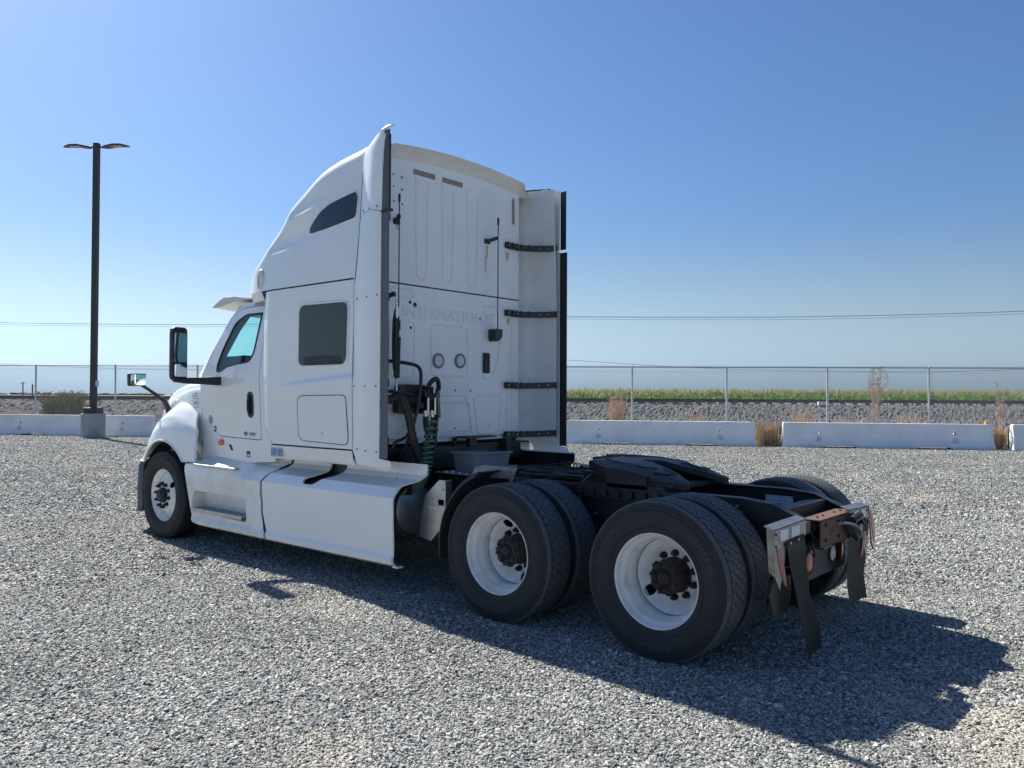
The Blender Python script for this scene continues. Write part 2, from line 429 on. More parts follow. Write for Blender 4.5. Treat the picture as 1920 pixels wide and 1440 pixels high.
# loose stones near the viewer: points carrying size, turn and shade, one stone shape instanced on each
def gravel_stones():
    pts = []
    for d0, d1, den in ((1.4, 5, 13500), (5, 8.5, 8500), (8.5, 13, 3600), (13, 21, 900), (21, 32, 380), (32, 41, 260)):
        half = rad(39); org = np.array([CAM.x - f0.x * .6, CAM.y - f0.y * .6])
        area = half * (d1 ** 2 - d0 ** 2); n = int(area * den)
        rr = np.sqrt(rng.uniform(d0 ** 2, d1 ** 2, n)); aa = VIEW_AZ + rng.uniform(-half, half, n)
        pts.append(np.stack([org[0] + rr * np.cos(aa), org[1] + rr * np.sin(aa), rr], 1))
    P = np.concatenate(pts)
    keep = (P[:, 0] * NRM.x + P[:, 1] * NRM.y) < OFF - .45
    P = P[keep]; n = len(P)
    me = bpy.data.meshes.new('gravel'); me.vertices.add(n)
    size = rng.lognormal(math.log(.0051), .30, n)
    size = np.clip(size, .0028, .0115) * np.where(P[:, 2] > 13, 1.9, np.where(P[:, 2] > 8.5, 1.45, np.where(P[:, 2] > 5, 1.1, 1.0)))
    co_ = np.zeros((n, 3)); co_[:, :2] = P[:, :2]; co_[:, 2] = size * rng.uniform(.05, .75, n)
    me.vertices.foreach_set('co', co_.ravel().astype(np.float32))
    s3 = np.stack([size * rng.uniform(1.1, 2.0, n), size * rng.uniform(.75, 1.1, n), size * rng.uniform(.40, .75, n)], 1)
    rot = np.stack([rng.normal(0, .36, n), rng.normal(0, .36, n), rng.uniform(0, 6.283, n)], 1)
    for nm, tp, arr in (('s3', 'FLOAT_VECTOR', s3), ('rot', 'FLOAT_VECTOR', rot)):
        at = me.attributes.new(nm, tp, 'POINT'); at.data.foreach_set('vector', arr.ravel().astype(np.float32))
    at = me.attributes.new('pick', 'INT', 'POINT'); at.data.foreach_set('value', rng.integers(0, 6, n).astype(np.int32))
    at = me.attributes.new('shade', 'FLOAT', 'POINT'); at.data.foreach_set('value', rng.uniform(0, 1, n).astype(np.float32))
    m = bpy.data.materials.new('gravel_stone'); m.use_nodes = True
    t = m.node_tree; N = t.nodes; L = t.links; b = N['Principled BSDF']; b.inputs['Roughness'].default_value = .75
    at = N.new('ShaderNodeAttribute'); at.attribute_type = 'INSTANCER'; at.attribute_name = 'shade'
    r = N.new('ShaderNodeValToRGB'); e = r.color_ramp.elements
    e[0].position = 0; e[0].color = (.09, .094, .098, 1); e[1].position = 1; e[1].color = (.60, .585, .53, 1)
    for p_, c in ((.18, (.17, .173, .173)), (.40, (.25, .253, .245)), (.60, (.325, .325, .31)), (.80, (.42, .415, .385)), (.87, (.39, .33, .25)), (.91, (.48, .47, .43))):
        q = e.new(p_); q.color = (*c, 1)
    L.new(at.outputs['Fac'], r.inputs[0])
    geo = N.new('ShaderNodeNewGeometry'); n1 = N.new('ShaderNodeTexNoise'); n1.inputs['Scale'].default_value = .42; n1.inputs['Detail'].default_value = 6
    L.new(geo.outputs['Position'], n1.inputs['Vector'])
    mr = N.new('ShaderNodeMapRange'); mr.inputs[1].default_value = .55; mr.inputs[2].default_value = .72; mr.inputs[4].default_value = .75
    L.new(n1.outputs['Fac'], mr.inputs[0])
    mx = N.new('ShaderNodeMixRGB'); mx.inputs[2].default_value = (.50, .43, .33, 1)
    L.new(mr.outputs[0], mx.inputs[0]); L.new(r.outputs[0], mx.inputs[1])
    n2 = N.new('ShaderNodeTexNoise'); n2.inputs['Scale'].default_value = .9; n2.inputs['Detail'].default_value = 4
    L.new(geo.outputs['Position'], n2.inputs['Vector'])
    mr2 = N.new('ShaderNodeMapRange'); mr2.inputs[1].default_value = .3; mr2.inputs[2].default_value = .7; mr2.inputs[3].default_value = .82; mr2.inputs[4].default_value = 1.15
    L.new(n2.outputs['Fac'], mr2.inputs[0])
    hs = N.new('ShaderNodeHueSaturation'); L.new(mx.outputs[0], hs.inputs['Color']); L.new(mr2.outputs[0], hs.inputs['Value'])
    L.new(hs.outputs[0], b.inputs['Base Color'])
    ng = bpy.data.node_groups.new('stones', 'GeometryNodeTree')
    ng.interface.new_socket('Geometry', in_out='INPUT', socket_type='NodeSocketGeometry')
    ng.interface.new_socket('Geometry', in_out='OUTPUT', socket_type='NodeSocketGeometry')
    G = ng.nodes; K = ng.links
    gi = G.new('NodeGroupInput'); go = G.new('NodeGroupOutput')
    gti = G.new('GeometryNodeGeometryToInstance')
    for i in range(6):
        ic = G.new('GeometryNodeMeshIcoSphere'); ic.inputs['Radius'].default_value = 1; ic.inputs['Subdivisions'].default_value = 2
        sp = G.new('GeometryNodeSetPosition'); K.new(ic.outputs[0], sp.inputs[0])
        pos = G.new('GeometryNodeInputPosition')
        nz = G.new('ShaderNodeTexNoise'); nz.noise_dimensions = '4D'; nz.inputs['W'].default_value = i * 7.3; nz.inputs['Scale'].default_value = 1.1
        K.new(pos.outputs[0], nz.inputs['Vector'])
        sb = G.new('ShaderNodeVectorMath'); sb.operation = 'SUBTRACT'; sb.inputs[1].default_value = (.5, .5, .5); K.new(nz.outputs['Color'], sb.inputs[0])
        sc = G.new('ShaderNodeVectorMath'); sc.operation = 'SCALE'; sc.inputs['Scale'].default_value = 1.7; K.new(sb.outputs[0], sc.inputs[0])
        K.new(sc.outputs[0], sp.inputs['Offset'])
        sm = G.new('GeometryNodeSetMaterial'); sm.inputs['Material'].default_value = m; K.new(sp.outputs[0], sm.inputs[0])
        K.new(sm.outputs[0], gti.inputs[0])
    iop = G.new('GeometryNodeInstanceOnPoints'); K.new(gi.outputs[0], iop.inputs['Points']); K.new(gti.outputs[0], iop.inputs['Instance'])
    iop.inputs['Pick Instance'].default_value = True
    def na(nm, tp):
        q = G.new('GeometryNodeInputNamedAttribute'); q.data_type = tp; q.inputs['Name'].default_value = nm
        return [s for s in q.outputs if s.enabled][0]
    K.new(na('pick', 'INT'), iop.inputs['Instance Index']); K.new(na('s3', 'FLOAT_VECTOR'), iop.inputs['Scale'])
    e2r = G.new('FunctionNodeEulerToRotation'); K.new(na('rot', 'FLOAT_VECTOR'), e2r.inputs[0]); K.new(e2r.outputs[0], iop.inputs['Rotation'])
    K.new(iop.outputs[0], go.inputs[0])
    me.materials.append(m)
    o = bpy.data.objects.new('gravel', me); COL.objects.link(o)
    md = o.modifiers.new('stones', 'NODES'); md.node_group = ng
    tag(o, 'loose crushed grey and pale stones covering the lot', kind='stuff')
gravel_stones()

# ---------- railway embankment, track
def ballast():
    bm = BM()
    prof = [(10.4, -.04), (11.6, .22), (12.3, .52), (13.0, .60), (14.2, 1.12), (15.0, 1.28), (18.2, 1.30), (19.5, .7), (21, -.04)]
    nt_ = 1300
    L = [sum(((prof[i + 1][0] - prof[i][0]) ** 2 + (prof[i + 1][1] - prof[i][1]) ** 2) ** .5 for i in range(k)) for k in range(len(prof))]
    nv = 64
    def fn(u, v):
        s = v * L[-1]
        of = float(np.interp(s, L, [p[0] for p in prof])); z = float(np.interp(s, L, [p[1] for p in prof]))
        t = -75 + u * 110
        jit = noise.noise(Vector((t * 5, s * 5, 0))) * .05 + noise.noise(Vector((t * .7, s * .7, 3))) * .07 + random.uniform(-.035, .035)
        if v in (0, 1): jit = 0
        return LP(t + random.uniform(-.03, .03), of, z + jit)
    grid(bm, nt_, nv, fn)
    o = obj('railway_embankment', bm, BALL, smooth=None, kind='structure'); tag(o, 'long bank of dark grey ballast rock behind the fence')
ballast()
root = empty('railway_track', LP(-20, 16.6, 1.28), LANG); tag(root, 'dark steel railway track on top of the ballast bank', 'railway track')
for s in (-.7175, .7175):
    bm = BM(); sec = [(-.07, .10), (.07, .10), (.07, .115), (.012, .13), (.012, .22), (.037, .235), (.037, .27), (-.037, .27), (-.037, .235), (-.012, .22), (-.012, .13), (-.07, .115)]
    loft(bm, [[(x, s + p, q) for p, q in sec] for x in (-60, 60)], closed=True)
    obj('rail', bm, RAILM, root, smooth=None)
bm = BM()
for i in range(200): box(bm, -60 + i * .6, -59.75 + i * .6, -1.3, 1.3, -.06, .10)
obj('tie', bm, TIE, root, smooth=None, kind='stuff')

# ---------- corn field
def corn():
    m = bpy.data.materials.new('corn_leaves'); m.use_nodes = True
    t = m.node_tree; N = t.nodes; L = t.links; b = N['Principled BSDF']; b.inputs['Roughness'].default_value = .6
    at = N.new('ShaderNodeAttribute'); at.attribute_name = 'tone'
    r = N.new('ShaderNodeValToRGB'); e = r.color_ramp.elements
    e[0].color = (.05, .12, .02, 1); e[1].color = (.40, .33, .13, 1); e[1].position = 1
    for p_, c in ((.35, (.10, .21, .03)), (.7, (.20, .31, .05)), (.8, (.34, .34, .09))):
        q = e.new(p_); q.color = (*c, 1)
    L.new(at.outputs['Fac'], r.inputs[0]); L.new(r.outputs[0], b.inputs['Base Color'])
    tl = N.new('ShaderNodeBsdfTranslucent'); ms = N.new('ShaderNodeMixShader'); ms.inputs[0].default_value = .45
    L.new(r.outputs[0], tl.inputs[0]); L.new(b.outputs[0], ms.inputs[1]); L.new(tl.outputs[0], ms.inputs[2]); L.new(ms.outputs[0], N['Material Output'].inputs[0])
    V = []; F = []; T = []
    def quadstrip(pts, wd, side, tone):
        base = len(V)
        for p, w_ in zip(pts, wd):
            V.append(p - side * w_); V.append(p + side * w_)
        for i in range(len(pts) - 1):
            k = base + 2 * i; F.append((k, k + 1, k + 3, k + 2)); T.append(tone)
    row = 0; off = 22.5
    while row < 34:
        sp = .22 if row < 5 else .34 + row * .03
        t_ = -22.5 - (row * .9); end = 26
        near = row < 5
        while t_ < end:
            hgt = random.uniform(1.80, 2.12) * (1 - .10 * (sstep(-15, -26, t_)))
            p = LP(t_ + random.uniform(-.05, .05), off + random.uniform(-.08, .08), 0)
            for k in range(9 if near else 5):
                z = hgt * (random.uniform(.12, .92) if near else random.uniform(.6, .95))
                an = random.uniform(0, 2 * PI); dr = Vector((math.cos(an), math.sin(an), 0)); sd = Vector((-dr.y, dr.x, 0)) + Vector((0, 0, random.uniform(-.4, .4)))
                ln = random.uniform(.28, .5)
                P_ = [p + Vector((0, 0, z)), p + dr * ln * .45 + Vector((0, 0, z + .16)), p + dr * ln * .85 + Vector((0, 0, z + .10)), p + dr * ln + Vector((0, 0, z - .08))]
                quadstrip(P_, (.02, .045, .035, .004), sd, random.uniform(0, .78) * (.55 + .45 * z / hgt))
            for k in range(3):
                an = random.uniform(0, 2 * PI); dr = Vector((math.cos(an), math.sin(an), 0)) * random.uniform(.02, .12)
                quadstrip([p + Vector((0, 0, hgt - .15)), p + dr + Vector((0, 0, hgt + random.uniform(.02, .2)))], (.014, .010), Vector((-D.x, -D.y, 0)), random.uniform(.85, 1))
            quadstrip([p, p + Vector((0, 0, hgt))], (.014, .010), Vector((D.x, D.y, 0)), .5)
            t_ += sp * random.uniform(.7, 1.3)
        off += .76 + (row > 8) * row * .08; row += 1
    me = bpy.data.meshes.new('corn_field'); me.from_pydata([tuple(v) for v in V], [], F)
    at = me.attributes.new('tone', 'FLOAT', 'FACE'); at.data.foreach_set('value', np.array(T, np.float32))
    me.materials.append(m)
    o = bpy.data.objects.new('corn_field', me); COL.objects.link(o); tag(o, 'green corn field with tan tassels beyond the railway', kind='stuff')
corn()

# distant line of trees on the left horizon
bm = BM()
for i in range(300):
    t_ = -2600 + i * 11; off = 1500 + random.uniform(-40, 40)
    p = LP(t_, off, 0); h = random.uniform(3.5, 6.0)
    n_ = 6
    ring = [p + Vector((math.cos(2 * PI * k / n_) * random.uniform(7, 12), math.sin(2 * PI * k / n_) * random.uniform(7, 12), 0)) for k in range(n_)]
    mid = [q * 1 + Vector((random.uniform(-1, 1), random.uniform(-1, 1), h * random.uniform(.5, .8))) for q in ring]
    top = p + Vector((0, 0, h))
    vv = [bm.verts.new(q) for q in ring + mid + [top]]
    for k in range(n_):
        bm.faces.new((vv[k], vv[(k + 1) % n_], vv[n_ + (k + 1) % n_], vv[n_ + k])); bm.faces.new((vv[n_ + k], vv[n_ + (k + 1) % n_], vv[-1]))
o = obj('distant_treeline', bm, TREELINE, smooth=None, kind='stuff'); tag(o, 'low dark line of far trees on the horizon at the left')

# ---------- chain-link fence
FT = [-34.6, -30.6, -26.82, -23.03, -19.28, -15.65, -12.1, -8.6, -5.2, -1.75, 1.61, 5.04, 8.35, 11.75, 15.1, 18.5]
def ftop(t): return float(np.interp(t, [-30, 12], [2.90, 2.70]))
FO = 1.5
root = empty('chain_link_fence', LP(-8, FO)); tag(root, 'tall galvanised chain-link fence with round posts behind the white barriers', 'fence')
inv = -Vector(LP(-8, FO))
def rel(p): return Vector(p) + inv
for t_ in FT:
    bm = BM(); h = ftop(t_); cyl(bm, rel(LP(t_, FO, -.1)), rel(LP(t_, FO, h - .02)), .036, n=12)
    lathe(bm, [(.042, h - .05), (.042, h - .015), (.03, h + .012), (.004, h + .02)], n=12, c=tuple(rel(LP(t_, FO, 0))), axis='z')
    obj('post', bm, GALV, root)
for t0, t1 in zip(FT[:-1], FT[1:]):
    bm = BM(); cyl(bm, rel(LP(t0, FO, ftop(t0) - .03)), rel(LP(t1, FO, ftop(t1) - .03)), .021, n=8); obj('top_rail', bm, WIRE, root)
    bm = BM()
    h = (ftop(t0) + ftop(t1)) / 2; z0, z1 = .06, h + .012; W_ = t1 - t0; H_ = z1 - z0; st = .0775
    for s in (1, -1):
        c_ = -H_
        while c_ < W_:
            u0_, u1_ = max(c_, 0), min(c_ + H_, W_)
            za, zb = z0 + (u0_ - c_), z0 + (u1_ - c_)
            if s < 0: ua, ub = W_ - u0_, W_ - u1_
            else: ua, ub = u0_, u1_
            if abs(u1_ - u0_) > .01:
                bar(bm, rel(LP(t0 + ua, FO - .04 + s * .0025, za)), rel(LP(t0 + ub, FO - .04 + s * .0025, zb)), .0056, .0056)
            c_ += st
    k = 0.0
    while k < W_:                                       # cut wire ends that stick up over the rail
        bar(bm, rel(LP(t0 + k, FO - .04, z1 - .01)), rel(LP(t0 + k + .008, FO - .04, z1 + .028)), .005, .005); k += st
    obj('chain_link_mesh', bm, WIRE, root, smooth=None, kind='stuff')
bm = BM(); tube(bm, [rel(LP(t_, FO - .05, ftop(t_) - .19 - (.02 if i % 2 else 0))) for i, t_ in enumerate(np.linspace(FT[0], FT[-1], 60))], .0035, 5)
obj('tension_wire', bm, WIRE, root)

# ---------- white concrete barriers
def barrier(t0, length, label, stain=None, reflector=False, endbar=True):
    root = empty('concrete_barrier', LP(t0 + length / 2), LANG)
    tag(root, label, 'barrier', 'white concrete barriers along the edge of the lot')
    Lh = length / 2
    def half(z): return interp(z, [(0, .30), (.06, .30), (.27, .205), (.81, .105)])
    slope = .04
    outer = [(-Lh, .0), (-Lh * .62, 0), (-Lh * .57, .055), (-Lh * .32, .055), (-Lh * .27, 0), (Lh * .27, 0), (Lh * .32, .055), (Lh * .57, .055), (Lh * .62, 0), (Lh, 0), (Lh - .03, .25), (Lh - .03, .78), (Lh - .06, .81), (-Lh + .06, .81), (-Lh + .03, .78), (-Lh + .03, .25)]
    holes = []
    for cx in (-Lh * .64, Lh * .64):
        holes.append([(cx + .055 * math.cos(2 * PI * i / 16), .50 + .055 * math.sin(2 * PI * i / 16)) for i in range(16)])
    bm = BM()
    panel(bm, outer, holes, lambda u, v, w_: (u, half(v) * (1 - 2 * w_), v), cv=(.06, .27, .55), cu=(-Lh * .64, 0, Lh * .64))
    obj('barrier_body', bm, KRAIL, root, smooth=25, bevel=.008, seg=1)
    for s in (1, -1):
        for cx in (-Lh * .64, Lh * .64):
            bm = BM(); z0, z1 = .20, .36
            y0, y1 = half(z0), half(z1)
            add(bm, [(cx - .09, s * (y0 + .006), z0), (cx + .09, s * (y0 + .006), z0), (cx + .075, s * (y1 + .002), z1), (cx - .075, s * (y1 + .002), z1),
                     (cx - .09, s * (y0 - .02), z0), (cx + .09, s * (y0 - .02), z0), (cx + .075, s * (y1 - .02), z1), (cx - .075, s * (y1 - .02), z1)],
                [(0, 1, 2, 3), (4, 7, 6, 5), (0, 4, 5, 1), (1, 5, 6, 2), (2, 6, 7, 3), (3, 7, 4, 0)])
            obj('forklift_pocket', bm, KPOCK, root, smooth=None)
    for s in (1, -1):
        for z in (.22, .62):
            bm = BM(); tube(bm, smoothpath([(s * (Lh - .05), -.03, z), (s * (Lh + .05), -.03, z), (s * (Lh + .05), .03, z), (s * (Lh - .05), .03, z)], 3), .010, 6); obj('rebar_loop', bm, RUST, root)
    if stain is not None:
        bm = BM(); P = []
        for i, (dx, z) in enumerate(((-.03, .805), (.03, .805), (.022, .72), (.012, .62), (.008, .45), (-.004, .44), (-.008, .62), (-.02, .70))):
            P.append((stain + dx, z))
        panel(bm, P, [], lambda u, v, w_: (u, half(v) + .0015 - .003 * w_, v)); obj('paint_streak', bm, PINK, root, smooth=None)
    if endbar:
        bm = BM(); cyl(bm, (-Lh - .05, 0, .02), (-Lh - .05, 0, .68), .020, n=8); obj('connecting_pin', bm, CHASSIS, root)
    return root
barrier(10.32, 6.4, 'white concrete barrier at the right edge with its end face and steel pin showing', endbar=True)
barrier(3.30, 6.5, 'white concrete barrier right of the dry weed gap, orange reflector on its end', stain=3.3 - 3.35 + .0)
barrier(-4.0, 6.45, 'white concrete barrier directly behind the rear wheels, left of the dry weed gap', stain=.35)
barrier(-11.25, 6.4, 'white concrete barrier hidden behind the sleeper cab')
barrier(-18.8, 6.4, 'white concrete barrier behind the door of the truck')
barrier(-27.35, 7.2, 'white concrete barrier behind the lamp post block at the far left')
bm = BM(); box(bm, -.045, .045, -.03, .03, 0, .10); o = obj('lane_reflector', bm, YEL, smooth=None, bevel=.006, loc=LP(9.62, 0, .812)); o.rotation_euler.z = LANG
tag(o, 'small orange reflector block standing on the barrier end', 'reflector')
bm = BM(); box(bm, -.02, .02, -.02, .02, 0, .09); o = obj('wooden_stub', bm, WOOD, smooth=None, bevel=.003, loc=LP(2.30, 0, .812)); o.rotation_euler.z = LANG
tag(o, 'short brown wooden stub on top of the barrier end', 'stub')
bm = BM(); box(bm, -.22, .22, -.15, .15, 0, .16); o = obj('equipment_box', bm, WBOX, smooth=None, bevel=.01, loc=LP(7.25, 14.7, 1.28)); o.rotation_euler.z = LANG
tag(o, 'small white box standing on the ballast beside the track', 'box')

# ---------- lamp post
root = empty('lamp_post', (29.5, -7.42, 0), LANG + rad(8)); tag(root, 'tall dark bronze parking lot lamp post with two flat heads on a concrete block', 'lamp post')
bm = BM()
oct_ = [(-.36, -.22), (-.22, -.36), (.22, -.36), (.36, -.22), (.36, .22), (.22, .36), (-.22, .36), (-.36, .22)]
loft(bm, [[(x * s, y * s, z) for x, y in oct_] for z, s in ((-.1, 1), (.88, 1), (.92, .94))], closed=True)
obj('concrete_base', bm, CONC, root, smooth=20)
bm = BM(); box(bm, -.25, .25, -.25, .25, .92, 1.13); obj('base_cover', bm, BRONZE, root, smooth=None, bevel=.01)
bm = BM(); loft(bm, [[(-.1, -.1, z), (.1, -.1, z), (.1, .1, z), (-.1, .1, z)] for z in (.95, 11.22)], closed=True); obj('pole', bm, BRONZE, root, smooth=None, bevel=.015)
bm = BM(); box(bm, .10, .17, -.07, .07, 1.95, 2.15); obj('hand_hole_cover', bm, GALV, root, smooth=None)
for s in (1, -1):
    bm = BM()
    secs = []
    for x, wd, z, th in ((.10, .05, 11.05, .07), (.22, .06, 11.03, .07), (.36, .17, 11.04, .07), (.7, .20, 11.09, .085), (1.0, .18, 11.10, .07), (1.2, .11, 11.08, .045), (1.30, .03, 11.07, .02)):
        secs.append([(s * x, -wd, z), (s * x, -wd * .9, z + th * .7), (s * x, 0, z + th), (s * x, wd * .9, z + th * .7), (s * x, wd, z), (s * x, 0, z - .01)])
    loft(bm, secs, closed=True)
    hd = obj('lamp_head', bm, BRONZE, root, smooth=40)
    bm = BM()
    for i in range(3):
        for j in (-1, 1): box(bm, s * (.62 + i * .16) - .05, s * (.62 + i * .16) + .05, j * .08 - .04, j * .08 + .04, 11.072, 11.082)
    obj('led_lens', bm, LENS, hd, smooth=None, kind='stuff')

# ---------- power lines and utility poles beyond the track
def wires():
    def upole(px_t, off, h, nm):
        r_ = empty('utility_pole', LP(px_t, off)); tag(r_, nm, 'utility pole', 'wooden utility poles beyond the railway')
        bm = BM(); cyl(bm, (0, 0, -.1), (0, 0, h), .15, .10, n=10); obj('pole', bm, WOOD, r_)
        bm = BM(); bar(bm, Vector((-NRM.x, -NRM.y, 0)) * 1.1 + Vector((0, 0, h - .5)), Vector((NRM.x, NRM.y, 0)) * 1.1 + Vector((0, 0, h - .5)), .1, .12); obj('crossarm', bm, WOOD, r_)
        return h
    off = 23.0
    upole(-14.0, off, 7.4, 'wooden utility pole hidden behind the sleeper carrying the cables')
    def cable(pts, dz, doff, r_, nm, label, cat, group=None):
        bm = BM(); P = smoothpath([LP(t_, off + doff, z + dz) for t_, z in pts], 6)
        tube(bm, P, r_, 5); o = obj(nm, bm, CABLE); tag(o, label, cat, group)
    ML = [(-75, 8.6), (-60, 7.45), (-48.7, 6.84), (-39.9, 6.62), (-31.5, 6.48), (-22, 6.55), (-14, 6.85)]
    MR = [(-14, 6.85), (-6.8, 6.70), (.2, 6.57), (6.8, 6.50), (13.5, 6.54), (19.8, 6.67), (30, 7.1), (52, 9)]
    for k, dz in ((0, 0), (1, -.10), (2, .10)):
        for pts, side in ((ML, 'left'), (MR, 'right')):
            cable(pts, dz, (k - 1) * .7, .009, 'power_cable', '%s cable of the three overhead wires %s of the truck' % (('middle', 'lowest', 'topmost')[k], side), 'cable', 'overhead power cables')
    cable([(-75, 5.6), (-60, 4.5), (-48.7, 3.85), (-42, 3.57), (-35.6, 3.44), (-28, 3.47), (-14, 4.35)], 0, 0, .011, 'telephone_cable', 'low sagging cable just above the fence left of the truck', 'cable')
    cable([(-14, 4.35), (-6.8, 3.98), (.2, 3.52), (6.8, 3.28), (13.5, 3.21), (19.2, 3.33), (30, 3.9), (52, 5.8)], 0, 0, .011, 'telephone_cable', 'low sagging cable just above the fence right of the truck', 'cable')
wires()
for az_px, dist, h, arm, nm in ((43, 260, 4.9, .6, 'thin far utility pole with a crossarm near the left edge'), (61, 150, 3.2, 0, 'short plain far post just right of the far pole')):
    d = f0 * 1520.5 + r0 * (az_px - 960); d.normalize(); p = Vector((CAM.x, CAM.y, 0)) + d * dist
    r_ = empty('far_pole', p); tag(r_, nm, 'pole')
    bm = BM(); cyl(bm, (0, 0, 0), (0, 0, h), .12 if not arm else .16, n=8); obj('pole', bm, WOOD, r_)
    if arm:
        bm = BM(); bar(bm, Vector(r0) * -arm + Vector((0, 0, h - .3)), Vector(r0) * arm + Vector((0, 0, h - .3)), .15, .15); obj('crossarm', bm, WOOD, r_)

# ---------- weeds and bush
def weed(name, label, cat, p, h, spread, n, m, leaf=.03, lm=None, lean=(0, 0), fill=.15, group=None, twigs=5, base_k=.3, th=1.5):
    bm = BM()
    for i in range(n):
        an = random.uniform(0, 2 * PI); q = Vector((math.cos(an), math.sin(an), 0))
        base = q * random.uniform(0, spread * base_k); hh = h * random.uniform(.45, 1.0)
        tip = q * spread * random.uniform(.2, 1.0) + Vector((lean[0], lean[1], 0)) * hh + Vector((0, 0, hh))
        mid = base.lerp(tip, .5) + Vector((0, 0, hh * .12))
        tube(bm, [base, mid, tip], [.006 * th, .0045 * th, .0025 * th], 3, caps=False)
        for k in range(twigs):
            u = random.uniform(fill, 1.0); c_ = base.lerp(mid, u * 2) if u < .5 else mid.lerp(tip, (u - .5) * 2)
            dr = Vector((random.gauss(0, 1), random.gauss(0, 1), random.uniform(0, 1.2))).normalized()
            ln = random.uniform(.4, 1) * leaf * 5
            tube(bm, [c_, c_ + dr * ln], [.003 * th, .0015 * th], 3, caps=False)
            for j in range(3):
                c2 = c_ + dr * ln * random.uniform(.3, 1); sz = leaf * random.uniform(.5, 1.2)
                x = Vector((random.gauss(0, 1), random.gauss(0, 1), random.gauss(0, 1))).normalized(); y = x.cross(dr).normalized()
                add(bm, [c2 - x * sz * .9, c2 - y * sz * .35, c2 + x * sz * .9, c2 + y * sz * .35], [(0, 1, 2, 3)], 1)
    o = obj(name, bm, [m, lm or m], smooth=None, recalc=False, loc=p)
    tag(o, label, cat, group); return o
weed('dry_weed', 'brown dry tumbleweed filling the gap between two barriers', 'weed', LP(2.88, .45, 0), .86, .60, 260, DRY, .024, base_k=.8, fill=.05, twigs=7)
weed('dry_weed', 'brown dry weed in the gap at the right edge of the photo', 'weed', LP(10.10, .6, 0), .72, .45, 260, DRY, .022, base_k=.8, fill=.05, twigs=7)
weed('tall_weed', 'tall slender dry weed reaching above the corn at the right', 'weed', LP(6.85, 2.6, 0), 2.75, .36, 16, DRYP, .040, lean=(-.04, .0), fill=.62, twigs=22, base_k=.15)
weed('tall_weed', 'bushy tan dry weed close to the right side of the cab', 'weed', LP(-2.35, 2.4, 0), 1.9, .50, 90, DRY, .032, twigs=12)
weed('low_weed', 'low orange-brown weed behind the middle of the first barrier', 'weed', LP(.6, 2.6, 0), 1.12, .4, 60, DRY, .022)
weed('low_weed', 'grey-brown weed clump at the foot of a fence post', 'weed', LP(4.5, 3.2, 0), 1.30, .65, 90, DRY, .024)
weed('low_weed', 'low spreading brown weed between two right fence posts', 'weed', LP(6.0, 3.0, 0), .98, .7, 80, DRY, .022)
weed('low_weed', 'small brown weed under the tall slender weed', 'weed', LP(7.9, 3.3, 0), 1.05, .3, 40, DRY, .022)
weed('tall_weed', 'brown feathery weed at the right edge of the photo', 'weed', LP(11.1, 2.8, 0), 2.3, .28, 12, DRYP, .036, fill=.6, twigs=18, base_k=.15)
weed('low_weed', 'faint weed below the fence just right of the right-hand post', 'weed', LP(8.9, 5.0, 0), 1.15, .5, 60, DRY, .022)
weed('bush', 'olive green bush left of the lamp post', 'bush', LP(-26.5, 2.8, 0), 1.75, 1.05, 240, STEM, .055, OLIVE, twigs=24, base_k=.7)
weed('low_weed', 'orange dry weed left of the olive bush', 'weed', LP(-28.2, 2.6, 0), 1.05, .5, 90, DRY, .026)
weed('low_weed', 'rusty brown weed between the lamp post and the front fender', 'weed', LP(-20.3, 2.4, 0), 1.02, .7, 90, DRY, .026)
weed('low_weed', 'dry brown brush at the far left edge', 'weed', LP(-29.6, 2.8, 0), .98, .8, 90, DRY, .026)

# ================================================================== TRUCK
T = empty('semi_truck', (0, 0, 0)); tag(T, 'white sleeper cab semi truck tractor without trailer seen from behind', 'truck')

# ---------- frame
def rail_top(x): return interp(x, [(-.66, .838), (-.42, .935), (-.2, .955), (9, .965)])
def rail_bot(x): return interp(x, [(-.66, .70), (-.35, .68), (9, .69)])
for s in (1, -1):
    bm = BM(); xs = [-.62, -.42, -.2, 1, 2.5, 5, 7.7]
    secs = []
    for x in xs:
        t_, b_ = rail_top(x), rail_bot(x); yo, yi = s * .43, s * .345
        secs.append([(x, yi, t_), (x, yo, t_), (x, yo, b_), (x, yi, b_), (x, yi, b_ + .01), (x, yo - s * .01, b_ + .01), (x, yo - s * .01, t_ - .01), (x, yi, t_ - .01)])
    loft(bm, secs, closed=True); fr = obj('frame_rail', bm, CHASSIS, T, smooth=None, bevel=.004)
    bm = BM()
    for i in range(46):
        x = -.3 + i * .115
        for z in (.90, .74):
            if random.random() < .75: cyl(bm, (x, s * .43, z), (x, s * .447, z), .011, n=6)
    obj('frame_bolts', bm, ALUD, fr, smooth=None, kind='stuff')
for x in (-.45, .62, 1.9, 2.9, 4.3, 6.2):
    bm = BM(); box(bm, x - .05, x + .05, -.345, .345, .72, .90); obj('crossmember', bm, CHASSIS, T, smooth=None)
# rail-side bracket strips under the fifth wheel
for s in (1, -1):
    bm = BM(); box(bm, .1, 2.0, s * .435, s * .47, .86, .955)
    for i in range(16): box(bm, .15 + i * .115, .20 + i * .115, s * .47, s * .50, .885, .935)
    obj('slider_rack', bm, CHASSIS, T, smooth=None, bevel=.003)
    bm = BM(); bar(bm, (-.62, s * .43, .842), (-.40, s * .43, .94), .09, .012); bar(bm, (-.40, s * .43, .942), (.3, s * .43, .962), .085, .010)
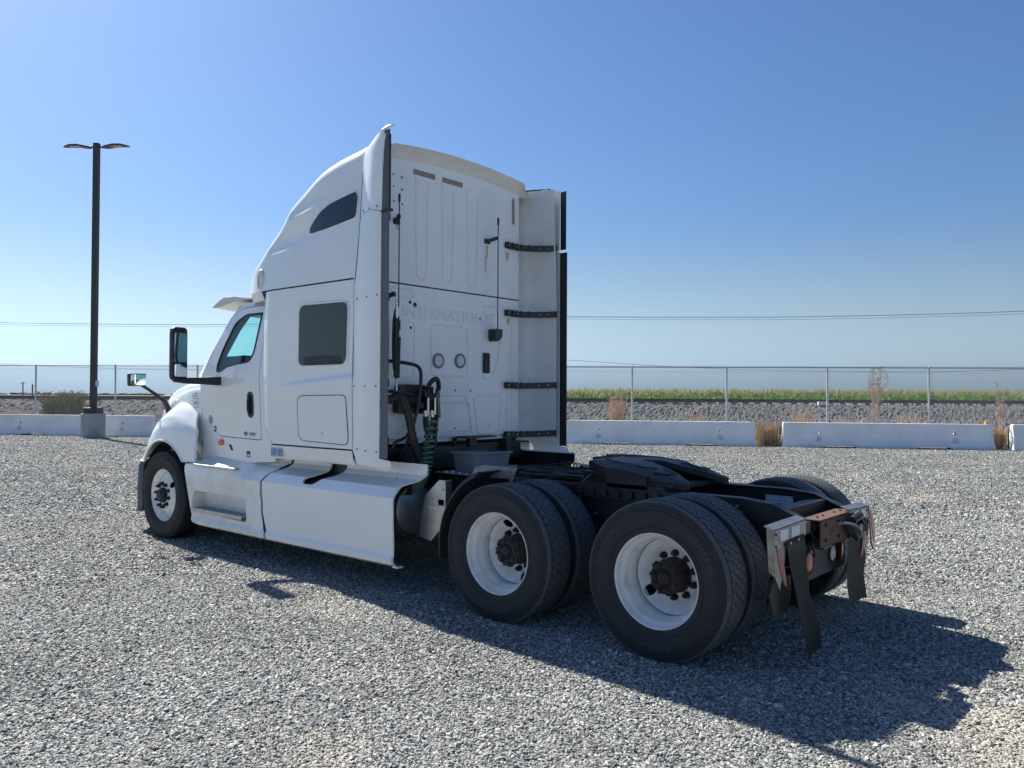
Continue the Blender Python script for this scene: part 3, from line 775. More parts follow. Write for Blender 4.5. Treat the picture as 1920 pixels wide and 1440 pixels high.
# rear end: rusty crossmember with pintle light, lamp panel
bm = BM(); x0, x1 = -.70, -.60
box(bm, -.70, -.688, -.60, .30, .665, .83); box(bm, -.70, -.57, -.60, .30, .83, .842); box(bm, -.70, -.60, -.60, .30, .655, .665)
rc = obj('rear_crossmember', bm, RUST, T, smooth=None, bevel=.006)
bm = BM()
for y in (.20, .10, -.12, -.24, -.36): cyl(bm, (-.64, y, .842), (-.64, y, .85), .009, n=6)
for y, z in ((.22, .80), (.22, .70), (-.02, .80), (-.02, .70), (-.30, .71)): cyl(bm, (-.70, y, z), (-.712, y, z), .011, n=6)
disc(bm, (-.7015, .10, .745), (-1, 0, 0), .032, 16, 1, .018)
obj('bolt_heads', bm, [HUBD, INK], rc, smooth=None, kind='stuff')
bm = BM(); tube(bm, smoothpath([(-.70, .0, .785), (-.75, -.02, .79), (-.80, -.07, .775), (-.82, -.12, .73), (-.81, -.13, .69)], 6), .010, 8)
obj('cable_hook', bm, ALUD, T)
bm = BM()
for k in range(3):
    P = []
    for i in range(30):
        a_ = 2 * PI * i / 30; P.append((-.76 + .015 * k + .02 * math.sin(a_ * 2), -.22 + (.075 + .012 * k) * math.cos(a_), .735 + (.075 - .01 * k) * math.sin(a_)))
    tube(bm, P, .012, 7, closed=True)
tube(bm, smoothpath([(-.76, -.13, .80), (-.78, -.20, .825), (-.76, -.28, .815), (-.74, -.34, .79)], 5), .028, 8)
obj('coiled_cable', bm, BLACKP, T)
bm = BM(); cyl(bm, (-.70, -.22, .735), (-.79, -.22, .735), .035, n=14); obj('pintle_socket', bm, ALUD, T)
lp = BM(); box(lp, -.60, -.59, -.46, .42, .425, .655); box(lp, -.60, -.56, -.46, .42, .655, .667)
pl = obj('lamp_panel', lp, FLAP, T, smooth=None, bevel=.004)
for y, z, r_, m_, nm in ((.265, .545, .070, RED, 'tail_lamp'), (-.33, .555, .066, RED, 'tail_lamp'), (-.18, .55, .056, LENS, 'reverse_lamp'), (.225, .628, .024, RED, 'marker_lamp'), (-.285, .632, .024, RED, 'marker_lamp')):
    bm = BM(); rg = [(r_ + .012, -.60), (r_ + .012, -.612), (r_, -.616), (r_, -.60)]
    lathe(bm, rg, 24, (0, y, z), 'x', closed=True)
    g = obj(nm, bm, BLACKP, T)
    bm = BM(); lathe(bm, [(r_, -.602), (r_, -.61), (r_ * .7, -.618), (.002, -.621)], 24, (0, y, z), 'x'); obj('lens', bm, m_, g)
bm = BM(); box(bm, -.66, -.60, -.02, .14, .62, .645); obj('plate_lamp', bm, BLACKP, T, smooth=None, bevel=.004)
bm = BM(); tube(bm, smoothpath([(-.66, .33, .70), (-.67, .335, .65), (-.66, .30, .60), (-.62, .22, .64)], 5), .006, 6); obj('lamp_wire', bm, BLACKP, T)
# mud flap hangers
def hanger(s, yo, yi, zt, lab):
    bm = BM()
    P = [(yo, zt), (yi, zt + .012), (yi, zt - .085), (yi + (yo - yi) * .62, zt - .10), (yo - (yo - yi) * .30, zt - .235), (yo - (yo - yi) * .18, zt - .36), (yo - s * .015, zt - .27)]
    panel(bm, P, [], lambda u, v, w_: (-.70 + .012 * w_, u, v))
    add(bm, [(-.70, yo, zt), (-.70, yi, zt + .012), (-.64, yi, zt + .03), (-.64, yo, zt + .02), (-.70, yo, zt - .006), (-.70, yi, zt + .006), (-.64, yi, zt + .024), (-.64, yo, zt + .014)],
        [(0, 1, 2, 3), (7, 6, 5, 4), (0, 4, 5, 1), (1, 5, 6, 2), (2, 6, 7, 3), (3, 7, 4, 0)])
    add(bm, [(-.70, yo, zt), (-.655, yo, zt + .012), (-.665, yo - s * .01, zt - .25), (-.70, yo - s * .01, zt - .27)], [(0, 1, 2, 3)])
    h = obj('mud_flap_hanger', bm, ALUH, T, smooth=None, label=lab)
    for a_, b_ in ((.18, .42), (.52, .78)):
        bm = BM(); y0, y1 = yo + (yi - yo) * a_, yo + (yi - yo) * b_
        box(bm, -.7035, -.7015, min(y0, y1), max(y0, y1), zt - .075, zt - .012); obj('sticker', bm, STICK, h, smooth=None)
    bm = BM(); P = [(yo - s * .03, zt - .10), (yo - s * .10, zt - .115), (yo - s * .16, zt - .26), (yo - s * .19, zt - .36), (yo - s * .15, zt - .34), (yo - s * .08, zt - .22)]
    panel(bm, P, [], lambda u, v, w_: (-.7032 + .0015 * w_, u, v)); obj('reflective_tape', bm, REDR, h, smooth=None)
    bm = BM()
    for k, z in ((.035, -.03), (.035, -.10), (.22, -.10), (.34, -.095)): cyl(bm, (-.70, yo - s * k, zt + z), (-.716, yo - s * k, zt + z), .010, n=6)
    obj('bolt_heads', bm, ALU, h, smooth=None, kind='stuff')
    bm = BM(); box(bm, -.68, -.66, min(yi, s * .43), max(yi, s * .43), zt - .09, zt - .02); obj('hanger_arm', bm, CHASSIS, h, smooth=None)
    return h
hanger(1, 1.055, .56, .868, 'dented left mud flap hanger with torn red tape')
hr = hanger(-1, -.68, -.24, .842, 'right mud flap hanger')
bm = BM(); panel(bm, [(-.665, .84), (-.70, .835), (-.80, .70), (-.815, .60), (-.79, .50), (-.73, .56), (-.70, .70)], [], lambda u, v, w_: (-.705 + .012 * w_, u, v)); g = obj('side_reflector_plate', bm, ALU, hr, smooth=None)
bm = BM(); panel(bm, [(-.685, .815), (-.785, .70), (-.80, .61), (-.775, .56), (-.735, .66)], [], lambda u, v, w_: (-.708 + .002 * w_, u, v)); obj('red_reflector', bm, RED, hr, smooth=None)
def flap(rows, name_lab):
    bm = BM(); n = len(rows); K = 24
    def fn(u, v):
        i = v * (n - 1); k = min(int(i), n - 2); t = i - k; t = t * t * (3 - 2 * t)
        a_ = Vector(rows[k][0]).lerp(Vector(rows[k + 1][0]), i - k); b_ = Vector(rows[k][1]).lerp(Vector(rows[k + 1][1]), i - k)
        p = a_.lerp(b_, u); return p + Vector((math.sin(u * PI) * .02 * v, 0, 0))
    grid(bm, 10, 24, fn)
    bmesh.ops.solidify(bm, geom=bm.faces[:], thickness=.009)
    return obj('mud_flap', bm, FLAP, T, smooth=50, label=name_lab)
flap([((-.712, .90, .775), (-.712, .62, .80)), ((-.715, .845, .62), (-.72, .60, .62)), ((-.74, .79, .40), (-.72, .55, .42)), ((-.76, .745, .20), (-.74, .44, .20)), ((-.79, .745, .045), (-.74, .40, .05))], 'bent left mud flap')
flap([((-.712, -.22, .73), (-.712, -.64, .74)), ((-.70, -.21, .55), (-.69, -.67, .53)), ((-.685, -.24, .33), (-.66, -.69, .33)), ((-.685, -.31, .17), (-.655, -.78, .14))], 'right mud flap curling at the bottom')
bm = BM(); P = [(-.56, .55), (-.56, .40), (-.50, .33), (-.30, .34), (-.24, .47), (-.30, .56)]
panel(bm, P, [], lambda u, v, w_: (-.66 + .01 * w_ + .0, .86 + (u + .4) * 1.0, v)); obj('splash_guard', bm, BLACKP, T, smooth=None)
# label on the right rail
bm = BM(); box(bm, -.262, -.052, -.3435, -.342, .80, .886); st = obj('warning_label', bm, STICK, T, smooth=None)
st.location = (0, 0, .012)
bm = BM()
for i, ln in enumerate(('DO NOT DRILL HOLES', 'IN OR WELD TO', 'FRAME FLANGES')):
    text_geo(bm, ln, .021, basis((-.060, -.3415, .868 - i * .025), (-1, 0, 0), (0, 0, 1)), .0002)
obj('label_text', bm, INK, st, smooth=None)

# ---------- axles, suspension
for x in (0, 1.32):
    bm = BM(); cyl(bm, (x, -.95, .495), (x, .95, .495), .075, n=16)
    lathe(bm, [(.02, -.26), (.14, -.24), (.21, -.12), (.225, 0), (.21, .12), (.14, .22), (.02, .24)], 24, (x + .0, .0, .50), 'x')
    ax = obj('drive_axle', bm, BLACKG, T)
    for s in (1, -1):
        bm = BM(); bar(bm, (x - .38, s * .40, .52), (x + .45, s * .40, .62), .08, .06); obj('suspension_arm', bm, BLACKG, ax, smooth=None, bevel=.01)
        bm = BM(); lathe(bm, [(.10, .52), (.135, .55), (.14, .61), (.115, .645), (.14, .68), (.135, .74), (.08, .76)], 20, (x - .30, s * .30, 0), 'z'); obj('air_bag', bm, RUBBER, ax)
        bm = BM(); cyl(bm, (x + .16, s * .52, .54), (x + .34, s * .52, .56), .085, n=18); cyl(bm, (x + .34, s * .52, .56), (x + .42, s * .52, .565), .065, n=18); obj('brake_chamber', bm, BLACKG, ax)
        bm = BM(); cyl(bm, (x - .16, s * .50, .48), (x - .22, s * .47, .88), .032, n=12); cyl(bm, (x - .18, s * .49, .62), (x - .21, s * .475, .8), .045, n=12); obj('shock_absorber', bm, CHASSIS, ax)
bm = BM(); cyl(bm, (1.5, 0, .58), (5.2, 0, .70), .055, n=14); cyl(bm, (.25, 0, .55), (1.1, 0, .55), .05, n=14); obj('drive_shaft', bm, BLACKG, T)
bm = BM(); cyl(bm, (6.43, -.95, .42), (6.43, .95, .42), .06, n=12); obj('steer_axle', bm, BLACKG, T)
bm = BM(); box(bm, 5.0, 7.7, -.42, .42, .55, 1.45); obj('engine_block', bm, BLACKG, T, smooth=None, bevel=.03)
# hoses and cables over the frame between the cab and fifth wheel
bm = BM(); rr = random.Random(3)
for k in range(16):
    y0 = rr.uniform(-.28, .30); P = [(2.1 + rr.uniform(-.2, .3), y0, .98)]
    x = 2.0
    while x > .95:
        P.append((x, y0 + rr.uniform(-.09, .09), .975 + rr.uniform(0, .04))); x -= .25
    tube(bm, smoothpath(P, 4), rr.choice((.009, .012, .015)), 6)
obj('air_line', bm, BLACKP, T, kind='stuff')
bm = BM(); P = []
for i in range(230):
    u = i / 229; a_ = u * 2 * PI * 17
    P.append((1.62 - u * .48, -.02 + .035 * math.cos(a_) - u * .06, 1.045 - .05 * u + .035 * math.sin(a_)))
tube(bm, P, .0045, 5); obj('coiled_wire', bm, BLACKP, T)
bm = BM(); tube(bm, smoothpath([(1.95, .15, .99), (1.75, .05, 1.04), (1.60, -.02, 1.06)], 6), .008, 6); obj('electrical_lead', bm, BLACKP, T); bm = BM(); tube(bm, smoothpath([(1.1, .12, .98), (1.0, .2, 1.04), (.85, .30, 1.09)], 6), .013, 6); obj('electrical_lead', bm, BLACKP, T); bm = BM(); tube(bm, smoothpath([(1.15, .05, .98), (1.0, .13, 1.0), (.85, .20, .99)], 6), .011, 6)
obj('electrical_lead', bm, BLACKP, T)

# ---------- fifth wheel
def fw(u, v, w_):        # u = x, v = y
    z = interp(u, [(.10, 1.005), (.30, 1.065), (.62, 1.13), (1.05, 1.142), (1.22, 1.11)]) - .045 * w_
    z -= .035 * sstep(.30, .47, abs(v)); return (1.22 - (1.22 - u) * .885, v, z)
P = [(1.22, -.18), (1.20, .18), (1.10, .34), (.85, .455), (.55, .465), (.30, .44), (.12, .36), (.12, .27), (.40, .135), (.72, .055), (.78, 0), (.72, -.055), (.40, -.135), (.12, -.27), (.12, -.36), (.30, -.44), (.55, -.465), (.85, -.455), (1.10, -.34)]
bm = BM(); panel(bm, rpoly(P, .05, 3), [], fw, cu=(.2, .3, .45, .62, .8, 1.05, 1.15), cv=(-.4, -.3, 0, .3, .4))
f5 = obj('fifth_wheel', bm, BLACKG, T, smooth=30, bevel=.006)
bm = BM()
for s in (1, -1):
    tube(bm, [fw(x, s * y, -.08) for x, y in ((1.05, .12), (.98, .25), (.80, .33), (.55, .35), (.45, .27), (.5, .18))], .006, 5)
    tube(bm, [fw(x, s * y, -.08) for x, y in ((.40, .38), (.30, .33), (.28, .24), (.42, .20))], .006, 5)
obj('grease_groove', bm, BLACKG, f5)
bm = BM()
for s in (1, -1):
    secs = [[(x, s * .30, interp(x, [(.2, .99), (.62, 1.07), (1.1, 1.08)])), (x, s * .46, interp(x, [(.2, .97), (.62, 1.05), (1.1, 1.06)])), (x, s * .44, zz), (x, s * .32, zz)] for x, zz in ((.30, .99), (.5, .93), (.85, .93), (1.08, 1.0))]
    loft(bm, secs, closed=True); box(bm, .50, .85, s * .33, s * .47, .955, 1.06)
box(bm, .35, 1.1, -.47, .47, .955, .985)
obj('mounting_bracket', bm, BLACKG, f5, smooth=None, bevel=.008)
bm = BM(); tube(bm, smoothpath([(1.0, .30, 1.05), (.98, .50, 1.03), (.93, .66, 1.0)], 4), .012, 6); obj('release_handle', bm, CHASSIS, f5)
bm = BM(); box(bm, 1.40, 1.42, -.60, -.16, .96, 1.118); box(bm, 1.30, 1.32, -.42, -.40, .96, 1.13); box(bm, 1.34, 1.42, -.56, -.36, 1.118, 1.127)
obj('cable_guard', bm, CHASSIS, T, smooth=None)

# ---------- wheels
def tyre_profile(gro=()):
    half = [(.2945, .100), (.300, .118), (.325, .130), (.365, .1395), (.395, .142), (.425, .1395), (.452, .134), (.470, .130), (.482, .128), (.4875, .120), (.489, .108)]
    prof = half[:]
    prof += [(.4895, y) for y in (.07, .03, 0, -.03, -.07)]
    prof += [(r, -y) for r, y in reversed(half)]
    prof += [(.2945, -.098), (.2945, .098)]
    return prof
def make_tyre(kind, words_):
    bm = BM()
    if kind == 'steer':
        half = [(.2945, .100), (.300, .118), (.325, .130), (.365, .1395), (.395, .142), (.425, .1395), (.452, .134), (.475, .128), (.490, .122), (.497, .112)]
        prof = half[:]
        for y in (.075, .036, 0, -.036, -.075):
            prof += [(.500, y + .006), (.489, y + .004), (.489, y - .004), (.500, y - .006)]
        prof += [(r, -y) for r, y in reversed(half)] + [(.2945, -.098), (.2945, .098)]
        lathe(bm, prof, 72, closed=True)
    else:
        lathe(bm, tyre_profile(), 72, closed=True)
    # moulded rings on the sidewall
    for r_, yy in ((.335, .1335), (.44, .1375), (.462, .1325)):
        lathe(bm, [(r_ - .003, yy - .002), (r_, yy + .0025), (r_ + .003, yy - .002)], 72); lathe(bm, [(r_ - .003, -yy + .002), (r_, -yy - .0025), (r_ + .003, -yy + .002)], 72)
    ty = obj('tyre', bm, RUBBER, None, smooth=40)
    if kind != 'steer':
        bm = BM(); nb = 52; r1_, r0_ = .5035, .487
        for ri, yc in enumerate((-.063, -.021, .021, .063)):
            for i in range(nb):
                th = 2 * PI * (i + .5 * (ri % 2)) / nb; dth = 2 * PI / nb
                if kind == 'hex': S = [(-.5, .012), (0, .030), (.5, .012), (.5, -.012), (0, -.030), (-.5, -.012)]
                else: S = [(-.5, .020), (-.15, .029), (.12, .013), (.5, .020), (.5, -.022), (.12, -.029), (-.15, -.013), (-.5, -.022)]
                top = []; bot = []
                for a_, y in S:
                    t_ = th + a_ * dth * .92; yy = yc + y * .90
                    rt = r1_ - (abs(yy) / .12) ** 2 * .004
                    top.append(bm.verts.new((rt * math.cos(t_), yy, rt * math.sin(t_)))); bot.append(bm.verts.new((r0_ * math.cos(t_), yy, r0_ * math.sin(t_))))
                bm.faces.new(top); k = len(S)
                for j in range(k): bm.faces.new((top[j], bot[j], bot[(j + 1) % k], top[(j + 1) % k]))
        for s in (1, -1):
            for i in range(nb * 2):
                th = 2 * PI * i / (nb * 2); dth = 2 * PI / (nb * 2) * .47
                V = []
                for y, r_ in ((.096, .500), (.119, .496), (.126, .485)):
                    for d in (-dth, dth): V.append((r_ * math.cos(th + d), s * y, r_ * math.sin(th + d)))
                for d in (-dth, dth): V.append((.484 * math.cos(th + d), s * .096, .484 * math.sin(th + d)))
                add(bm, V, [(0, 1, 3, 2), (2, 3, 5, 4), (0, 6, 7, 1), (0, 2, 4, 6), (1, 7, 5, 3)])
        td = obj('tread', bm, TREAD, None, smooth=None, kind='stuff')
        OUT = [ty, td]
    else: OUT = [ty]
    # raised lettering
    bm = BM()
    for word, a0, size, r_, flip in words_:
        stepa = size * .86 / r_
        for i, ch in enumerate(word):
            a_ = a0 + i * stepa
            c_ = Vector((math.cos(a_) * r_, .1405, math.sin(a_) * r_))
            # seen from +y: letters run clockwise as seen; x to the viewer's right is -X
            rad_ = Vector((math.cos(a_), 0, math.sin(a_))); tan = Vector((-math.sin(a_), 0, math.cos(a_)))
            yb = .1405 if r_ < .41 else .139
            text_geo(bm, ch, size, basis(c_ - rad_ * size * .35, tan, rad_), .0016, align='CENTER', sx=1.15)
    if words_: OUT.append(obj('sidewall_lettering', bm, FLAP, None, smooth=None))
    return OUT

def drive_wheel(tyre_kind, lettering):
    bm = BM()
    prof = [(.2975, .112), (.2985, .119), (.294, .122), (.289, .117), (.286, .104), (.283, .080), (.270, .064), (.262, .050), (.258, .020), (.248, .002), (.243, -.010), (.243, -.060), (.249, -.074), (.250, -.100), (.243, -.112), (.238, -.118), (.246, -.120), (.262, -.112), (.288, -.119), (.2975, -.119), (.294, -.10), (.272, -.09), (.256, -.06), (.256, -.02), (.270, .02), (.280, .06), (.292, .09), (.2935, .110)]
    lathe(bm, prof, 64, closed=True)
    wh = obj('wheel', bm, RIMW, None, smooth=38)
    n = 48
    outer = [(.242 * math.cos(2 * PI * i / n), .242 * math.sin(2 * PI * i / n)) for i in range(n)]
    holes = [[(.116 * math.cos(2 * PI * i / 32), .116 * math.sin(2 * PI * i / 32)) for i in range(32)]]
    for a_ in (0, PI):
        cx, cy = .203 * math.cos(a_), .203 * math.sin(a_)
        holes.append([(cx + .033 * math.cos(2 * PI * i / 16), cy + .036 * math.sin(2 * PI * i / 16)) for i in range(16)])
    for k in range(10):
        a_ = 2 * PI * (k + .5) / 10; cx, cy = .1425 * math.cos(a_), .1425 * math.sin(a_)
    def dfn(u, v, w_):
        r_ = math.hypot(u, v); y = interp(r_, [(.11, -.138), (.164, -.138), (.172, -.132), (.205, -.102), (.236, -.074), (.243, -.072)])
        return (u, y - .010 * w_, v)
    cuts = [i * .034 for i in range(-7, 8)]
    bm = BM(); panel(bm, outer, holes, dfn, cu=cuts, cv=cuts)
    # extra rings so that the dish keeps its shape
    ds = obj('disc', bm, RIMW, wh, smooth=50)
    bm = BM(); lathe(bm, [(.1165, -.15), (.106, -.09), (.104, -.03), (.108, -.012), (.104, -.004), (.096, .000), (.094, .006), (.062, .007), (.058, .000), (.050, .004), (.044, .022), (.028, .034), (.010, .036), (.001, .036)], 32)
    for k in range(8):
        a_ = 2 * PI * k / 8 + .2; cx, cz = .083 * math.cos(a_), .083 * math.sin(a_); cyl(bm, (cx, 0, cz), (cx, .022, cz), .012, n=6)
    for k in range(10):
        a_ = 2 * PI * k / 10 + .1; cx, cz = .106 * math.cos(a_), .106 * math.sin(a_); cyl(bm, (cx, -.03, cz), (cx, -.004, cz), .011, n=6)
    obj('hub', bm, RUSTH if tyre_kind == 'wave' else HUBD, wh, smooth=35)
    for k in range(10):
        a_ = 2 * PI * (k + .5) / 10; bm = BM(); lathe(bm, [(.024, -.138), (.024, -.130), (.0205, -.126)], 12, (0, 0, 0)); cyl(bm, (0, -.133, 0), (0, -.104, 0), .0195, n=6); cyl(bm, (0, -.104, 0), (0, -.088, 0), .011, n=8)
        if k == 0: nut = obj('lug_nut', bm, HUBD, wh, smooth=30)
        else:
            bm.free(); nut = nut.copy(); COL.objects.link(nut); nut.parent = wh
        nut.location = (.1425 * math.cos(a_), 0, .1425 * math.sin(a_))
    for q_ in make_tyre(tyre_kind, lettering): q_.parent = wh
    return wh

def tyre_only(src, x, y, s, rot=0):
    """inner wheel of a dual pair: rim and tyre"""
    c = src.copy(); c.data = src.data.copy(); c.data.materials[0] = HUBD; COL.objects.link(c); c.parent = T; c.location = (x, y, .493); c.rotation_euler = (0, rot, 0 if s < 0 else PI)  # white rim swapped to the dark hub material: shade put into its colour
    for ch in src.children:
        if ch.name.startswith('tyre') or ch.name.startswith('tread'):
            k = ch.copy(); COL.objects.link(k); k.parent = c
    return c
# lettering runs clockwise for the viewer; angle 0 = truck front (viewer's left), 90 deg = top
def place_wheel(wh, x, y, s, rot, first):
    if not first: wh = copy_tree(wh)
    wh.parent = T; wh.location = (x, y, .493); wh.rotation_euler = (0, rot, 0 if s > 0 else PI); return wh
wR = drive_wheel('wave', [('GENERAL', rad(46), .050, .408, 0), ('GENERAL', rad(165), .050, .408, 0), ('GENERAL', rad(285), .050, .408, 0)])
place_wheel(wR, 0, 1.08, 1, rad(35), True)
wM = drive_wheel('hex', [('CONTINENTAL', rad(183), .050, .408, 0), ('CONTINENTAL', rad(3), .050, .408, 0)])
place_wheel(wM, 1.32, 1.08, 1, rad(-67), True)
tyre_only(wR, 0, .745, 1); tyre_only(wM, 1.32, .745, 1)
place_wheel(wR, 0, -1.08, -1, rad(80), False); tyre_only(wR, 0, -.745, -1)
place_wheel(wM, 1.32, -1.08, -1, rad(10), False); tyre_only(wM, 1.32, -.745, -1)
# inner and outer brake drums
for x in (0, 1.32):
    for s in (1, -1):
        bm = BM(); lathe(bm, [(.12, s * .56), (.20, s * .57), (.21, s * .80), (.20, s * .87), (.11, s * .89)], 28, (x, 0, .493)); obj('brake_drum', bm, HUBD, T)
# steer wheels
def steer_wheel():
    bm = BM()
    prof = [(.2975, .100), (.2985, .107), (.294, .110), (.288, .104), (.284, .09), (.270, .076), (.262, .06), (.258, .03), (.262, -.10), (.29, -.11), (.2975, -.112), (.29, -.10), (.27, -.08), (.27, .05), (.285, .08), (.29, .098)]
    lathe(bm, prof, 56, closed=True); wh = obj('wheel', bm, RIMW, None, smooth=38)
    n = 48
    outer = [(.256 * math.cos(2 * PI * i / n), .256 * math.sin(2 * PI * i / n)) for i in range(n)]
    holes = [[(.085 * math.cos(2 * PI * i / 24), .085 * math.sin(2 * PI * i / 24)) for i in range(24)]]
    for a_ in (rad(140), rad(320)):
        cx, cy = .198 * math.cos(a_), .198 * math.sin(a_)
        holes.append([(cx + .034 * math.cos(2 * PI * i / 16), cy + .038 * math.sin(2 * PI * i / 16)) for i in range(16)])
    # concentric cuts come from a fine lattice so that the dish is round
    cuts = [i * .032 for i in range(-7, 8)]
    def dfn(u, v, w_):
        r_ = math.hypot(u, v); y = sint(r_, [(.08, .105), (.165, .105), (.178, .095), (.205, .070), (.235, .045), (.256, .035)])
        return (u, y - .010 * w_, v)
    bm = BM(); panel(bm, outer, holes, dfn, cu=cuts, cv=cuts); obj('disc', bm, RIMW, wh, smooth=50)
    bm = BM(); lathe(bm, [(.086, .08), (.086, .125), (.080, .145), (.070, .150), (.062, .152), (.058, .165), (.03, .170), (.001, .170)], 28); obj('hub', bm, HUBD, wh)
    for k in range(10):
        a_ = 2 * PI * (k + .3) / 10
        if k == 0:
            bm = BM(); cyl(bm, (0, .103, 0), (0, .112, 0), .023, n=12); cyl(bm, (0, .108, 0), (0, .137, 0), .020, n=6); cyl(bm, (0, .137, 0), (0, .155, 0), .011, n=8); nut = obj('lug_nut', bm, HUBD, wh, smooth=30)
        else: nut = nut.copy(); COL.objects.link(nut); nut.parent = wh
        nut.location = (.1325 * math.cos(a_), 0, .1325 * math.sin(a_))
    ty = make_tyre('steer', [('CONTINENTAL', rad(60), .046, .408, 0), ('CONTINENTAL', rad(240), .046, .408, 0)])
    for q_ in ty: q_.parent = wh
    return wh
wS = steer_wheel(); wS.parent = T; wS.location = (6.43, 1.055, .493)
c = copy_tree(wS); c.parent = T; c.location = (6.43, -1.055, .493); c.rotation_euler = (0, 0, PI)

# ---------- sleeper, lower shell
def lower_y(x, z):
    zl = 1.722 + (4.139 - x) / 1.31 * .103; fade = sstep(4.22, 3.75, x) * sstep(2.80, 3.05, x); d = z - zl
    return 1.2 + .016 * fade * sstep(.028, -.022, d) * sstep(-.6, -.05, d) - .012 * sstep(4.28, 4.36, x)
def xf(z): return interp(z, [(1.16, 4.31), (1.33, 4.455), (1.6, 4.49), (2.3, 4.49), (2.5, 4.475), (2.66, 4.45)])
PATH = [(3.06 + i * .03, None) for i in range(43)]
def lower_pt(u, z, s, inset=0):
    """u runs along the side, round the front corner and in across the front"""
    k = 90; n1 = 62
    i = u * k
    if i <= n1: x = 2.978 + (4.33 - 2.978) * i / n1; y = lower_y(x, z)
    elif i <= 78:
        a_ = (i - n1) / (78 - n1) * PI / 2; x = 4.33 + .16 * math.sin(a_); y = 1.188 - .16 + .16 * math.cos(a_)
    else:
        t = (i - 78) / 12; x = 4.49; y = 1.028 - t * 1.028
    x2 = x if x < 4.0 else 4.0 + (x - 4.0) * (xf(z) - 4.0) / .49
    return (x2, s * (y - inset), z)
SB = None
for s in (1, -1):
    bm = BM(); grid(bm, 90, 130, lambda u, v: lower_pt(u, 1.172 + v * (2.640 - 1.172), s))
    o = obj('sleeper_side', bm, WHITE, T, smooth=50); SB = SB or o
    bm = BM(); grid(bm, 90, 6, lambda u, v: (lambda p, z: (p[0] - .0, p[1] - s * interp(z, [(1.02, .05), (1.06, .008), (1.16, -.004)]), z))(lower_pt(u, 1.172, s), 1.03 + v * .128))
    obj('sleeper_skirt', bm, WHITE, T, smooth=50)
    bm = BM(); grid(bm, 90, 1, lambda u, v: lower_pt(u, 2.60 + v * .056, s, .008)); obj('body_seam', bm, SEAM, T)
    bm = BM(); grid(bm, 90, 1, lambda u, v: lower_pt(u, 1.14 + v * .05, s, .012)); obj('body_seam', bm, SEAM, T)
# ---------- roof fairing (upper shell)
TS = [(2.84, 3.85), (3.0, 3.815), (3.3, 3.775), (3.61, 3.70), (3.95, 3.535), (4.21, 3.325), (4.435, 3.13), (4.60, 3.01), (4.72, 2.935), (4.84, 2.87), (4.92, 2.81), (5.0, 2.70)]
WW = [(2.84, 1.20), (3.6, 1.20), (4.0, 1.198), (4.3, 1.192), (4.5, 1.178), (4.65, 1.15), (4.78, 1.10), (4.88, 1.03), (4.95, .94)]
RR = [(2.84, .13), (3.6, .15), (4.2, .20), (4.5, .18), (5.0, .10)]
def upper_side_y(x, z):
    cA = 3.29 + (4.13 - x) * .19; cB = 3.0 + (4.45 - x) * .085
    y = sint(x, WW) - .045 * max(0, z - 2.655) - .010 * max(0, x - 3.9)
    y -= .030 * sstep(3.28, 3.95, x) * sstep(4.45, 4.0, x) * sstep(-.025, .025, z - cB) * sstep(.30, .05, z - cB)
    y -= .026 * sstep(3.30, 3.85, x) * sstep(4.15, 3.7, x) * sstep(-.03, .03, z - cA) * sstep(.24, .04, z - cA)
    return y
def upper_pt(x, v, s):
    ts = sint(x, TS); r_ = min(sint(x, RR), max(.02, (ts - 2.655) * .7)); zs = ts - r_
    if v <= .7:
        z = 2.655 + (zs - 2.655) * v / .7; return (x, s * upper_side_y(x, z), z)
    ys = upper_side_y(x, zs)
    if v <= .85:
        a_ = (v - .7) / .15 * PI / 2; return (x, s * (ys - r_ + r_ * math.cos(a_)), zs + r_ * math.sin(a_))
    t = (v - .85) / .15; y = (ys - r_) * (1 - t); return (x, s * y, ts + .065 * (1 - (y / max(ys - r_, .01)) ** 2))
for s in (1, -1):
    bm = BM(); V = grid(bm, 90, 130, lambda u, v: upper_pt(2.915 + u * 2.035, v, s))
    obj('roof_fairing', bm, WHITE, T, smooth=60)
bm = BM()                                                  # nose cap below the roof fairing
for s in (1, -1):
    grid(bm, 12, 3, lambda u, v: (lambda p: (p[0] - .02 * v, p[1] * (1 - .03 * v), p[2] - .09 * v * (1 if True else 0)))(upper_pt(4.45 + u * .50, 0, s)))
add(bm, [(4.3, -1.1, 2.56), (4.3, 1.1, 2.56), (4.97, .92, 2.57), (4.97, -.92, 2.57)], [(0, 1, 2, 3)]); add(bm, [(4.95, -.94, 2.78), (4.95, .94, 2.78), (4.97, .92, 2.57), (4.97, -.92, 2.57)], [(0, 1, 2, 3)])
obj('roof_nose', bm, WHITE, T, smooth=60)
for s in (1, -1):                                          # corner marker lamp in its round recess
    bm = BM(); nrm = Vector((.12, s * 1.0, .05)).normalized(); c_ = Vector((4.47, s * (upper_side_y(4.47, 2.775) + .002), 2.775)); x, y, d = frame(nrm)
    P = [c_ + Vector((0, 0, 1)) * .085 * math.sin(2 * PI * i / 24) + Vector((1, -s * .15, 0)).normalized() * .055 * math.cos(2 * PI * i / 24) for i in range(24)]
    tube(bm, P, .016, 8, closed=True); g = obj('marker_lamp_ring', bm, COVE, T)
    bm = BM(); add(bm, P, [tuple(range(24))]); obj('marker_lamp_lens', bm, LENS, g, smooth=None)
